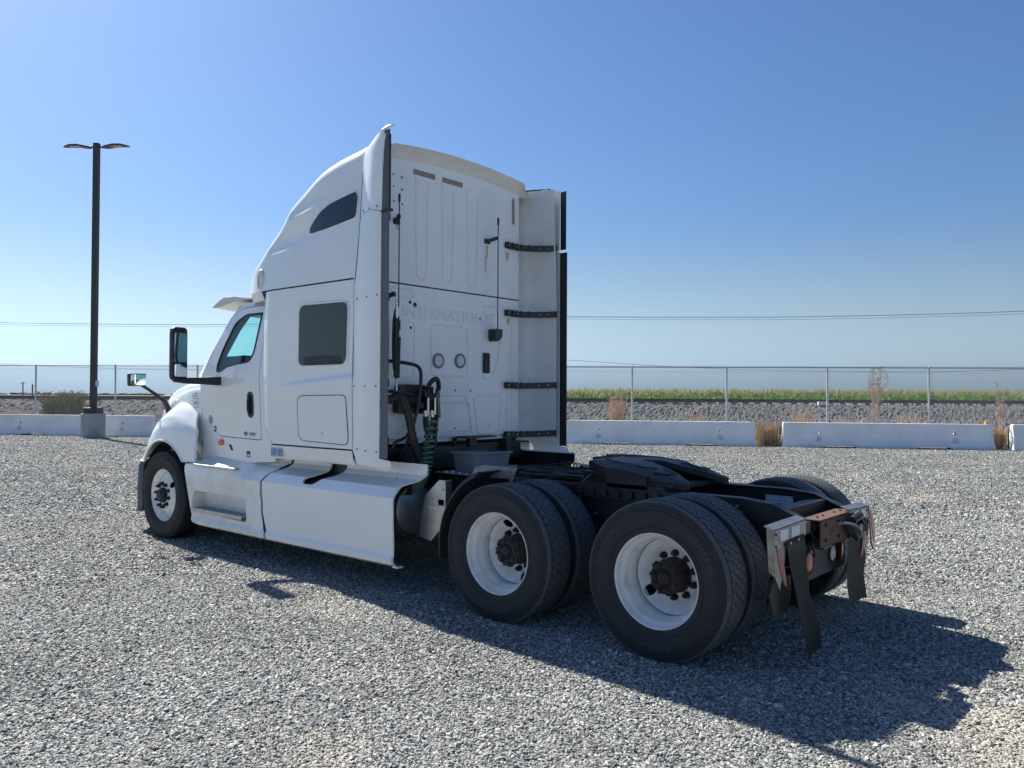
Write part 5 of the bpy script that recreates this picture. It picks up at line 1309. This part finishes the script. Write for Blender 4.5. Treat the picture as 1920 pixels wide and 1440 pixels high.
# ---------- hood and fenders
HZ = [(5.80, 1.84), (6.1, 1.85), (6.5, 1.845), (6.9, 1.80), (7.15, 1.74), (7.4, 1.65), (7.7, 1.48), (7.95, 1.22)]
HY = [(5.80, 1.045), (6.1, 1.02), (6.5, .95), (6.9, .865), (7.15, .80), (7.4, .72), (7.7, .62), (7.95, .48)]
HS = [(5.80, 1.725), (6.1, 1.705), (6.5, 1.655), (6.9, 1.57), (7.15, 1.47), (7.4, 1.36), (7.7, 1.18), (7.95, .95)]
def hood_pt(u, v, s):
    x = 5.80 + u * 2.15; zt, ys, zs = sint(x, HZ), sint(x, HY), sint(x, HS)
    sec = [(0, 0), (.5, 0)]
    if v < .55:
        t = v / .55; a_ = t * PI / 2; y = (ys - .02) * math.sin(a_) ** .9; z = zs + (zt - zs) * math.cos(a_) ** .75
    elif v < .62: t = (v - .55) / .07; y = ys - .02 + .02 * t; z = zs - .025 * t
    else: t = (v - .62) / .38; y = ys + .012 * math.sin(t * PI); z = zs - .025 - t * (zs - .025 - .80)
    return (x, s * y, z)
for s in (1, -1):
    bm = BM(); grid(bm, 50, 40, lambda u, v: hood_pt(u, v, s)); obj('hood', bm, WHITE, T, smooth=40)
bm = BM(); V = [hood_pt(1, v / 20, 1) for v in range(21)] + [hood_pt(1, v / 20, -1) for v in range(20, -1, -1)]; add(bm, V, [tuple(range(len(V)))]); obj('grille', bm, BLACKP, T, smooth=None)
bm = BM(); grid(bm, 12, 2, lambda u, v: (5.80 + .3 * (1 - v) * 0 + .22 * (1 - (2 * u - 1) ** 2) - .12 + .14 * v, (-.98 + 1.96 * u), 1.785 + .04 * v)); obj('cowl', bm, BLACKP, T, smooth=40)
FI = [(5.69, 1.46), (6.0, 1.55), (6.35, 1.575), (6.65, 1.50), (6.88, 1.36), (7.08, 1.13), (7.20, .90)]
FC = [(5.69, 1.30), (6.0, 1.345), (6.35, 1.37), (6.62, 1.31), (6.85, 1.15), (7.02, .95), (7.15, .80)]
FYI = [(5.69, 1.02), (6.1, .98), (6.5, .92), (7.0, .82), (7.2, .78)]
FYC = [(5.69, 1.13), (6.1, 1.145), (6.6, 1.14), (6.9, 1.11), (7.1, 1.07), (7.25, 1.00)]
def arch(x):
    d = 6.43 - x
    if x < 5.86: return .905 + .0 * x
    r_ = .615; return max(.905 if x < 6.43 else .845, .50 + math.sqrt(max(r_ * r_ - d * d, 0)))
def fend(u, v, s, lip=0):
    x = 5.69 + u * 1.50; zi, zc_, yi, yc = sint(x, FI), sint(x, FC), sint(x, FYI), sint(x, FYC); za = arch(x)
    if zc_ < za + .02: zc_ = za + .02
    pts = [(yi - .06, zi - .02), (yi, zi), (yi + (yc - yi) * .5, zi + (zc_ - zi) * .38), (yc - .01, zc_ + .02), (yc + .012, zc_ - .035), (yc + .035, max(zc_ - .14, za + .6 * (zc_ - za) - .0)), (yc + .050, za + .02), (yc + .042, za)]
    f = v * (len(pts) - 1); i = min(int(f), len(pts) - 2); t = f - i
    P_ = [Vector((p[0], p[1])) for p in pts]; a_, b_, c_, d_ = P_[max(i - 1, 0)], P_[i], P_[i + 1], P_[min(i + 2, len(P_) - 1)]
    q = .5 * ((2 * b_) + (c_ - a_) * t + (2 * a_ - 5 * b_ + 4 * c_ - d_) * t * t + (3 * b_ - a_ - 3 * c_ + d_) * t ** 3)
    ql = b_ + (c_ - b_) * t; q = q * .4 + ql * .6
    x += interp(v, [(0, .08), (.25, .17), (.45, .09), (.6, .03), (1, .0)]) * (1 - u) ** 3
    return (x, s * q.x, q.y)
for s in (1, -1):
    bm = BM(); grid(bm, 90, 42, lambda u, v: fend(u, v, s)); bmesh.ops.recalc_face_normals(bm, faces=bm.faces[:])
    bmesh.ops.solidify(bm, geom=bm.faces[:], thickness=.02); fd = obj('fender', bm, WHITE, T, smooth=45)
    bm = BM(); tube(bm, [Vector(fend(u / 60, 1, s)) + Vector((0, s * .004, .004)) for u in range(7, 57)], .014, 8); obj('wheel_arch_lip', bm, WHITE, fd)
    bm = BM(); secs = []                                  # dark liner over the tyre
    for i in range(25):
        a_ = rad(-5 + 190 * i / 24); secs.append([(6.43 + .60 * math.cos(a_), s * .62, .5 + .60 * math.sin(a_)), (6.43 + .60 * math.cos(a_), s * 1.12, .5 + .60 * math.sin(a_))])
    loft(bm, secs); obj('wheel_arch_liner', bm, BLACKP, T)
    bm = BM(); box(bm, 5.67, 5.80, s * .70 - .0, s * .98, .93, 1.40); obj('splash_panel', bm, BLACKP, T, smooth=None)
    bm = BM(); tube(bm, [fend(.006, v / 30, s) for v in range(5, 31)], .010, 6); obj('fender_edge', bm, WHITE, fd)
# bumper
bm = BM(); secs = []
BP = [(7.04, 1.115), (7.13, 1.135), (7.26, 1.07), (7.5, .90), (7.8, .66), (8.0, .4), (8.05, 0)]
BP = BP + [(x, -y) for x, y in reversed(BP[:-1])]
pth = smoothpath([(x, y, 0) for x, y in BP], 5)
for p in pth:
    k = sstep(7.4, 7.02, p.x); zb = .26 + .02 * k
    secs.append([(p.x + .03 * k, p.y, .24), (p.x, p.y * 1.0, .32), (p.x, p.y * 1.003, .55), (p.x - .01 * k, p.y, .80), (p.x, p.y * .97, .835), (p.x, p.y * .95, .83), (p.x + .02, p.y * .955, .5), (p.x + .05 * k, p.y * .96, .25)])
loft(bm, secs, closed=True); bp_ = obj('bumper', bm, TRIMG, T, smooth=45)
bm = BM(); box(bm, 7.05, 7.17, 1.05, 1.115, .832, .848); obj('bumper_cap', bm, STEELP, bp_, smooth=None, bevel=.006)
# ---------- mirrors
for s in (1, -1):
    bm = BM()
    def sec(z, k=1.0): return [(5.555, s * (1.43 - .078 * k), z), (5.555, s * (1.43 + .078 * k), z), (5.60, s * (1.43 + .088 * k), z), (5.65, s * (1.43 + .075 * k), z), (5.675, s * 1.43, z), (5.65, s * (1.43 - .075 * k), z), (5.60, s * (1.43 - .088 * k), z)]
    def sc2(z, k):
        return [(5.63 + (p[0] - 5.63) * (k * .6 + .4), p[1], z) for p in sec(z, k)]
    loft(bm, [sc2(1.785, .6), sc2(1.80, .9), sc2(1.84, 1), sc2(2.28, 1), sc2(2.325, .93), sc2(2.345, .7)], closed=True)
    mh = obj('side_mirror', bm, TRIMR, T, smooth=35, bevel=.008)
    for z0, z1 in ((1.975, 2.285), (1.825, 1.955)):
        bm = BM(); P = rrect(1.362, 1.498, z0, z1, .02, 4); panel(bm, P, [], lambda u, v, w_: (5.547 + .004 * w_ - (.006 * (1 - ((u - 1.43) / .08) ** 2) if z1 < 2 else 0), s * u, v), cu=(1.38, 1.41, 1.43, 1.46, 1.49)); obj('mirror_pane', bm, MIRR, mh, smooth=60)
    bm = BM(); loft(bm, [[(x - w1, s * y, z - h1), (x + w1, s * y, z - h1), (x + w1, s * y, z + h1), (x - w1, s * y, z + h1)] for x, y, z, w1, h1 in ((5.60, 1.47, 1.785, .05, .015), (5.58, 1.35, 1.785, .055, .032), (5.50, 1.20, 1.785, .055, .038), (5.42, 1.13, 1.785, .06, .045), (5.40, 1.05, 1.785, .06, .045))], closed=True)
    obj('mirror_arm', bm, TRIMR, mh, smooth=35, bevel=.01)
    bm = BM(); loft(bm, [[(x, s * (1.22 - .10 * k), z0), (x, s * (1.22 + .10 * k), z0), (x, s * (1.22 + .105 * k), z1), (x, s * (1.22 - .105 * k), z1)] for x, z0, z1, k in ((6.985, 1.735, 1.885, 1), (7.03, 1.735, 1.885, 1), (7.07, 1.76, 1.86, .7))], closed=True)
    hm = obj('hood_mirror', bm, BLACKP, T, smooth=35, bevel=.014)
    bm = BM(); panel(bm, rrect(1.13, 1.312, 1.748, 1.872, .022, 4), [], lambda u, v, w_: (6.976 + .006 * w_ - .012 * (1 - ((u - 1.22) / .09) ** 2), s * u, v), cu=(1.15, 1.17, 1.19, 1.21, 1.23, 1.25, 1.27, 1.29)); obj('mirror_pane', bm, MIRR, hm, smooth=60)
    bm = BM(); tube(bm, smoothpath([(7.01, s * 1.16, 1.745), (6.98, s * 1.08, 1.69), (6.93, s * .98, 1.60), (6.89, s * .93, 1.55), (6.88, s * .90, 1.47), (6.88, s * .885, 1.40)], 4), [.018] * 6 + [.022] * 5 + [.03] * 5 + [.034] * 5, 8); obj('mirror_arm', bm, BLACKP, hm)
# ---------- step fairing and tank fairing
PR = [(1.175, .232), (1.222, .258), (1.232, .300), (1.212, .338), (1.222, .56), (1.224, .80), (1.162, .882), (1.055, .944), (1.030, .985), (1.022, 1.075)]
SL = [0.0]
for a_, b_ in zip(PR[:-1], PR[1:]): SL.append(SL[-1] + math.hypot(b_[0] - a_[0], b_[1] - a_[1]))
def s_of(z): return float(np.interp(z, [p[1] for p in PR], SL))
def pr(s_): return float(np.interp(s_, SL, [p[0] for p in PR])), float(np.interp(s_, SL, [p[1] for p in PR]))
SVC = [SL[i] for i in range(1, len(SL) - 1)] + [(SL[5] + SL[6]) / 2, s_of(.45), s_of(.68)]
for s in (1, -1):
    # tank fairing
    z1 = SL[-1]
    outer = [(4.265, 0), (2.435, 0), (2.435, s_of(.80)), (2.425, s_of(.90)), (2.30, s_of(.95)), (2.235, s_of(1.0)), (2.235, z1), (4.05, z1), (4.10, s_of(.97)), (4.30, s_of(.86)), (4.335, s_of(.80)), (4.335, s_of(.68)), (4.318, s_of(.62)), (4.318, s_of(.5)), (4.255, s_of(.30))]
    hole = rpoly([(x, s_of(z)) for x, z in ((3.69, .826), (3.73, .865), (3.62, .905), (3.52, .95), (3.49, 1.06), (3.27, 1.06), (3.27, .97), (3.34, .915), (3.46, .880), (3.55, .826))], .02, 3)
    bm = BM()
    def tf(u, v, w_, s=s):
        y, z = pr(v); y2 = y - .016 * w_; z2 = z - .012 * w_ * (1 if v > SL[5] else 0)
        y2 -= .03 * sstep(2.55, 2.25, u) * (0)
        return (u, s * y2, z2)
    panel(bm, outer, [hole], tf, cu=(2.6, 3.0, 3.4, 3.8, 4.1), cv=SVC, mi2=1); tfp = obj('tank_fairing', bm, [WHITE, BLACKP], T, smooth=22)
    bm = BM(); tube(bm, [(lambda q: (2.437, s * (q[0] - .008), q[1]))(pr(SL[-1] * .02 + t * (s_of(.90)))) for t in np.linspace(0, 1, 14)], .010, 6); obj('fairing_edge', bm, WHITE, tfp)
    bm = BM(); box(bm, 2.375, 2.445, s * 1.18 - .03, s * 1.18 + .03, .232, .250); obj('fairing_foot', bm, WHITE, tfp, smooth=None, bevel=.005)
    bm = BM(); add(bm, [(2.45, s * .99, .80), (2.45, s * .99, 1.05), (4.25, s * .99, 1.05), (4.25, s * .99, .80)], [(0, 1, 2, 3)]); add(bm, [(2.45, s * 1.195, .30), (2.45, s * 1.195, .80), (4.25, s * 1.195, .80), (4.25, s * 1.195, .30)], [(0, 1, 2, 3)])
    add(bm, [(2.42, s * 1.19, .80), (2.42, s * 1.0, .925), (4.25, s * 1.0, .925), (4.25, s * 1.19, .80)], [(0, 1, 2, 3)])
    obj('fairing_liner', bm, BLACKP, tfp, smooth=None)
    bm = BM(); lathe(bm, [(.001, 2.52), (.15, 2.53), (.205, 2.56), (.225, 2.62), (.225, 4.1), (.20, 4.15), (.02, 4.16)], 36, (0, s * .86, .67 if s > 0 else .60), 'x'); tk = obj('fuel_tank', bm, TANK, T, smooth=40)
    bm = BM()
    for x in (2.85, 3.4, 3.95):
        bm = BM(); lathe(bm, [(.227, x - .04), (.233, x - .035), (.233, x + .035), (.227, x + .04)], 36, (0, s * .86, .67 if s > 0 else .60), 'x'); obj('tank_strap', bm, ALUD, tk)
    # step fairing
    def stf(u, v, w_, s=s):
        y, z = pr(v); k = sstep(4.5, 4.9, u)
        if v > SL[5]:
            y = y + k * (interp(v, [(SL[5], 0), (SL[6], .045), (SL[7], .03), (SL[8], .02)])); z = z + k * interp(v, [(SL[5], 0), (SL[6], .0), (SL[7], .01), (SL[8], .0)])
        y -= .03 * sstep(5.6, 5.95, u)
        return (u, s * (y - .016 * w_), z - .012 * w_ * (1 if v > SL[5] else 0))
    so_ = [(4.30, 0.0), (4.29, s_of(.30)), (4.352, s_of(.5)), (4.352, s_of(.62)), (4.370, s_of(.68)), (4.370, s_of(.80)), (4.335, s_of(.87)), (4.13, s_of(.975)), (4.13, z1), (5.35, z1), (5.55, s_of(.945)), (5.90, s_of(.885)), (5.915, s_of(.85)), (5.70, s_of(.32)), (5.66, s_of(.275)), (5.30, .02)]
    rec = rpoly([(x, s_of(z)) for x, z in ((4.615, .615), (5.60, .615), (5.665, .56), (5.70, .40), (4.615, .375))], [.06, .08, .04, .02, .04], 4)
    bm = BM(); panel(bm, so_, [rec], stf, cu=(4.5, 4.6, 4.7, 4.8, 4.9, 5.0, 5.2, 5.4, 5.6, 5.75), cv=SVC); sf = obj('step_fairing', bm, WHITE_D, T, smooth=22)
    bm = BM()                                              # recess behind the lower step
    R_ = [(x, interp(0, [(0, 0)]) or z) for x, z in ((4.615, .615), (5.60, .615), (5.665, .56), (5.70, .40), (4.615, .375))]
    k = len(R_)
    fr_ = [bm.verts.new((x, s * 1.210, z)) for x, z in R_]; bk = [bm.verts.new((4.66 + (x - 4.615) * .93, s * 1.085, .40 + (z - .375) * .9)) for x, z in R_]
    for i in range(k): bm.faces.new((fr_[i], fr_[(i + 1) % k], bk[(i + 1) % k], bk[i]))
    bm.faces.new(bk); obj('step_recess', bm, WHITE_D, sf, smooth=None)
    def tread(name, x0, x1, y0, y1, z, lip):
        bm = BM(); box(bm, x0, x1, s * y0 if s > 0 else -y1, s * y1 if s > 0 else -y0, z - .012, z); box(bm, x0, x1, (s * y1 - .004), (s * y1 + .004), z - lip, z + .004)
        st_ = obj(name, bm, ALU, sf, smooth=None, bevel=.003)
        bm = BM(); n_ = int((x1 - x0) / .042); 
        for i in range(n_):
            for j in range(3):
                xx = x0 + .03 + i * .042; yy = y0 + .025 + j * (y1 - y0 - .04) / 2.3; lathe(bm, [(.012, z), (.010, z + .006), (.004, z + .006)], 6, (xx, s * yy, 0), 'z')
        obj('tread_studs', bm, ALUD, st_, smooth=None, kind='stuff')
    tread('lower_step', 4.66, 5.655, 1.09, 1.245, .430, .034)
    tread('upper_step', 4.80, 5.62, 1.07, 1.236, .897, .026)
    bm = BM(); add(bm, [(4.55, s * 1.085, .955), (5.35, s * 1.085, .955), (5.30, s * 1.035, .985), (4.62, s * 1.035, .985)], [(0, 1, 2, 3)]); 
    for x in (4.63, 5.15): box(bm, x - .02, x + .02, s * 1.05 - .012, s * 1.05 + .012, .975, .99)
    obj('battery_box_lid', bm, WHITE_D, sf, smooth=None)
    bm = BM(); tube(bm, [(4.325, s * 1.20, .25), (4.30, s * 1.195, .30), (4.335, s * 1.195, .5), (4.335, s * 1.195, .62), (4.353, s * 1.195, .68), (4.353, s * 1.195, .80), (4.31, s * 1.12, .87), (4.115, s * 1.015, .965), (4.11, s * 1.0, 1.05)], .024, 6); obj('fairing_gap', bm, SEAM, T)
    bm = BM(); box(bm, 4.5, 5.5, min(s * .62, s * 1.04), max(s * .62, s * 1.04), .36, .93); obj('battery_box', bm, BLACKP, T, smooth=None)
# floor pan below cab and sleeper
bm = BM(); box(bm, 2.92, 5.6, -.98, .98, 1.08, 1.17); box(bm, 2.90, 4.2, -.98, .98, 1.0, 1.08); obj('floor_pan', bm, CHASSIS, T, smooth=None)
bm = BM(); box(bm, 2.70, 2.86, .15, .55, .98, 1.16); box(bm, 2.75, 2.80, -.12, -.02, 1.15, 1.235); box(bm, 2.84, 2.87, -.75, -.66, 1.02, 1.20); box(bm, 2.84, 2.87, .06, .10, 1.14, 1.24); obj('cab_mount', bm, CHASSIS, T, smooth=None, bevel=.005)
bm = BM(); box(bm, 2.70, 2.88, -.35, .05, 1.235, 1.25); cyl(bm, (2.80, .98 - .3, .80), (2.80, .98 - .3, 1.15), .06, n=14); obj('cab_cross_bracket', bm, RUST, T, smooth=None)
# ---------- deck plate, quarter fender
bm = BM(); box(bm, 1.97, 2.62, -.46, .58, .952, .962); box(bm, 1.962, 1.972, -.46, .58, .915, .962); dk = obj('deck_plate', bm, ALU, T, smooth=None, bevel=.002)
bm = BM(); 
for i in range(15):
    for j in range(24):
        x, y = 1.99 + i * .042, -.44 + j * .043; a_ = rad(45 if (i + j) % 2 else -45); bar(bm, (x - .012 * math.cos(a_), y - .012 * math.sin(a_), .9635), (x + .012 * math.cos(a_), y + .012 * math.sin(a_), .9635), .006, .003)
obj('tread_pattern', bm, ALU, dk, smooth=None, kind='stuff')
for s in (1, -1):
    bm = BM(); secs = []
    for i in range(22):
        a_ = rad(-12 + 82 * i / 21); r_ = .60
        secs.append([(1.32 + (r_ + d) * math.cos(a_), s * y, .50 + (r_ + d) * math.sin(a_)) for d, y in ((0, .60), (0, 1.17), (-.03, 1.215), (-.024, 1.22), (.007, 1.18), (.008, .60))])
    loft(bm, secs, closed=True); qf = obj('quarter_fender', bm, FLAP, T, smooth=45)
    bm = BM(); panel(bm, [(1.66, 1.035), (1.86, .985), (1.80, 1.10), (1.72, 1.125), (1.36, 1.125), (1.42, 1.0), (1.44, 1.035)], [], lambda u, v, w_: (u - .08 * w_ * 0, s * (.92 - .01 * w_ + 0), v - .03)); obj('fender_plate', bm, ALUD, qf, smooth=None)
    bm = BM(); P = [(2.06, .955), (2.13, .955), (2.29, .82), (2.36, .52), (2.35, .47), (2.22, .45), (2.08, .60)]
    panel(bm, P, [[(2.08 + .008 * math.cos(t), .88 + .008 * math.sin(t)) for t in np.linspace(0, 2 * PI, 9)[:-1]], [(2.20 + .006 * math.cos(t), .80 + .006 * math.sin(t)) for t in np.linspace(0, 2 * PI, 9)[:-1]]], lambda u, v, w_: (u, s * (.99 - .006 * w_), v))
    box(bm, 2.055, 2.068, min(s * .92, s * .99), max(s * .92, s * .99), .62, .955); box(bm, 2.03, 2.30, min(s * .93, s * 1.0), max(s * .93, s * 1.0), .715, .745)
    box(bm, 2.06, 2.14, min(s * .44, s * .99), max(s * .44, s * .99), .75, .80)
    obj('fender_bracket', bm, ALU, T, smooth=None, bevel=.002)
    bm = BM()
    for x, z in ((2.062, .93), (2.062, .88), (2.062, .83), (2.08, .70)): cyl(bm, (2.056, s * .955, z), (2.044, s * .955, z), .013, n=8)
    obj('bracket_bolts', bm, RUST, T, smooth=None, kind='stuff')
# ---------- hoses, grab rail and connection box at the back of the sleeper
bm = BM(); panel(bm, rpoly([(.86, 1.60), (.84, 1.74), (.535, 1.735), (.525, 1.475), (.80, 1.475), (.865, 1.49)], [.03, .10, .02, .02, .02, .02], 5), [], lambda u, v, w_: (2.775 + .075 * w_, u, v)); cb = obj('connection_box', bm, BLACKP, T, smooth=30, bevel=.008)
bm = BM(); box(bm, 2.70, 2.77, .50, .60, 1.50, 1.60); box(bm, 2.72, 2.775, .49, .57, 1.60, 1.72); cyl(bm, (2.74, .53, 1.62), (2.68, .53, 1.62), .045, n=14); cyl(bm, (2.74, .60, 1.66), (2.68, .60, 1.66), .04, n=14); cyl(bm, (2.74, .66, 1.55), (2.69, .66, 1.55), .03, n=12); obj('socket', bm, BLACKG, cb, smooth=30, bevel=.004)
for y in (.61, .525):
    bm = BM(); cyl(bm, (2.70, y, 1.475), (2.70, y, 1.505), .033, n=16); cyl(bm, (2.70, y, 1.445), (2.70, y, 1.475), .022, n=12); bar(bm, (2.665, y, 1.47), (2.665, y, 1.62), .02, .008, up=(1, 0, 0)); obj('gladhand', bm, STEELP, cb, smooth=35)
bm = BM(); tube(bm, smoothpath([(2.82, 1.08, 1.93), (2.74, .98, 1.935), (2.70, .78, 1.915), (2.69, .70, 1.885), (2.69, .675, 1.80), (2.69, .70, 1.60), (2.70, .73, 1.45), (2.71, .80, 1.25), (2.74, .83, 1.15), (2.78, .84, 1.08)], 5), .016, 8)
tube(bm, smoothpath([(2.80, 1.10, 1.675), (2.72, 1.0, 1.675), (2.72, .80, 1.652), (2.73, .66, 1.63)], 4), .015, 8)
tube(bm, smoothpath([(2.70, .78, 1.345), (2.70, .83, 1.285), (2.70, .88, 1.26), (2.71, .96, 1.23), (2.72, .965, 1.19)], 5), .014, 8); obj('grab_rail', bm, BLACKP, T)
bm = BM(); tube(bm, smoothpath([(2.84, 1.16, 2.50), (2.75, 1.06, 2.487), (2.66, 1.01, 2.51)], 4), .022, 6); hb = obj('hose_tender', bm, BLACKP, T)
bm = BM(); tube(bm, [(2.65, 1.005 + .012 * math.sin(t), 2.49 - t * .008) for t in np.linspace(0, 12, 40)], .005, 5); cyl(bm, (2.65, 1.0, 2.40), (2.65, 1.0, 2.30), .015, n=8); cyl(bm, (2.65, .995, 1.75), (2.65, .995, 1.68), .008, n=8); obj('tender_spring', bm, STEELP, hb)
bm = BM(); bar(bm, (2.65, .998, 2.32), (2.65, .998, 1.80), .05, .02, up=(1, 0, 0)); bar(bm, (2.655, .975, 2.28), (2.655, .975, 2.20), .03, .03, up=(1, 0, 0)); cyl(bm, (2.65, .975, 2.14), (2.65, .985, 1.79), .020, n=8)
tube(bm, smoothpath([(2.66, 1.005, 2.38), (2.66, 1.028, 2.25), (2.66, 1.03, 2.0), (2.66, 1.015, 1.85), (2.65, 1.0, 1.78)], 5), .010, 6); obj('tender_sleeve', bm, TRIMR, hb, smooth=30, bevel=.004)
bm = BM(); P = smoothpath([(2.70, 1.17, 1.55), (2.62, 1.08, 1.61), (2.60, 1.00, 1.625), (2.60, .95, 1.57), (2.60, .905, 1.48), (2.60, .875, 1.37), (2.60, .82, 1.20), (2.60, .775, 1.08), (2.62, .73, .985), (2.6, .66, .93)], 10)
tube(bm, P, .033, 10)
bd = obj('wrapped_hose_bundle', bm, BLACKP, T)
bm = BM()
for i in range(0, len(P) - 1, 3):
    d = (P[i + 1] - P[i]).normalized(); cyl(bm, P[i] - d * .009 + Vector((0, 0, .002)), P[i] + d * .009, .0365, n=12)
obj('spiral_wrap', bm, BLACKG, bd, smooth=None, kind='stuff')
bm = BM(); tube(bm, smoothpath([(2.70, .60, 1.66), (2.66, .60, 1.74), (2.64, .56, 1.785), (2.64, .52, 1.78), (2.66, .485, 1.72), (2.68, .48, 1.66), (2.68, .485, 1.5), (2.70, .49, 1.30), (2.70, .495, 1.12)], 6), .022, 8)
tube(bm, smoothpath([(2.70, .61, 1.45), (2.69, .61, 1.38), (2.68, .60, 1.25), (2.68, .60, 1.10)], 5), [.026] * 8 + [.018] * 8, 8); tube(bm, smoothpath([(2.70, .52, 1.45), (2.69, .54, 1.35), (2.66, .62, 1.24), (2.62, .72, 1.15), (2.62, .80, 1.05)], 5), .018, 8); obj('air_hose', bm, BLACKP, T)
bm = BM(); ctl = smoothpath([(2.64, .50, 1.68), (2.56, .60, 1.645), (2.55, .59, 1.58), (2.55, .578, 1.44)], 6); tube(bm, ctl, .011, 7)
axis = smoothpath([(2.56, .64, 1.43), (2.55, .665, 1.39), (2.55, .70, 1.28), (2.55, .72, 1.16), (2.55, .735, 1.07), (2.55, .76, .98), (2.55, .82, .90), (2.56, .92, .852), (2.58, 1.02, .86), (2.60, 1.08, .90)], 12)
Lc = [0]
for a_, b_ in zip(axis[:-1], axis[1:]): Lc.append(Lc[-1] + (b_ - a_).length)
P = []; ang = 0; NN = 900; prevp = 0
for i in range(NN):
    d_ = Lc[-1] * i / (NN - 1); k = min(int(np.searchsorted(Lc, d_)), len(axis) - 1); k = max(k, 1); t = (d_ - Lc[k - 1]) / max(Lc[k] - Lc[k - 1], 1e-6)
    p = axis[k - 1].lerp(axis[k], t); tg = (axis[k] - axis[k - 1]).normalized(); n1 = Vector((1, 0, 0)); n1 = (n1 - tg * n1.dot(tg)).normalized(); n2 = tg.cross(n1)
    pitch = interp(p.z, [(.90, .020), (1.0, .030), (1.15, .048), (1.42, .062)]); ang += 2 * PI * (Lc[-1] / (NN - 1)) / pitch
    r_ = interp(p.z, [(.9, .056), (1.2, .044), (1.42, .036)]); P.append(p + n1 * r_ * math.cos(ang) + n2 * r_ * math.sin(ang))
tube(bm, P, .0105, 6); obj('green_coil_hose', bm, GREEN, T)
# dark air tanks and gear between the rails and the fender
bm = BM(); cyl(bm, (2.25, -.30, .60), (2.25, .30, .60), .12, n=20); cyl(bm, (2.75, .50, .72), (2.75, .95, .72), .11, n=20); obj('air_tank', bm, CHASSIS, T)
bm = BM(); box(bm, 2.62, 2.80, .66, .84, .98, 1.14); obj('air_dryer', bm, CHASSIS, T, smooth=None, bevel=.03)

# ---------- plastic tub on the deck
root = empty('storage_tub', (2.36, .235, .966), rad(-4)); tag(root, 'open grey plastic tub standing on the metal deck behind the sleeper', 'tub')
bm = BM()
def rr_ring(hx, hy, z, r_=.05): return [(x, y, z) for x, y in rrect(-hx, hx, -hy, hy, r_, 4)]
loft(bm, [rr_ring(.150, .205, .0), rr_ring(.168, .225, .165), rr_ring(.160, .217, .165), rr_ring(.143, .198, .008)], closed=True)
obj('tub_body', bm, TUB, root, smooth=40)
bm = BM(); loft(bm, [rr_ring(.166, .223, .158, .05), rr_ring(.188, .245, .158, .06), rr_ring(.190, .247, .172, .06), rr_ring(.160, .217, .174, .05)], closed=True, caps=False); obj('tub_rim', bm, TUB, root, smooth=40, bevel=.003)
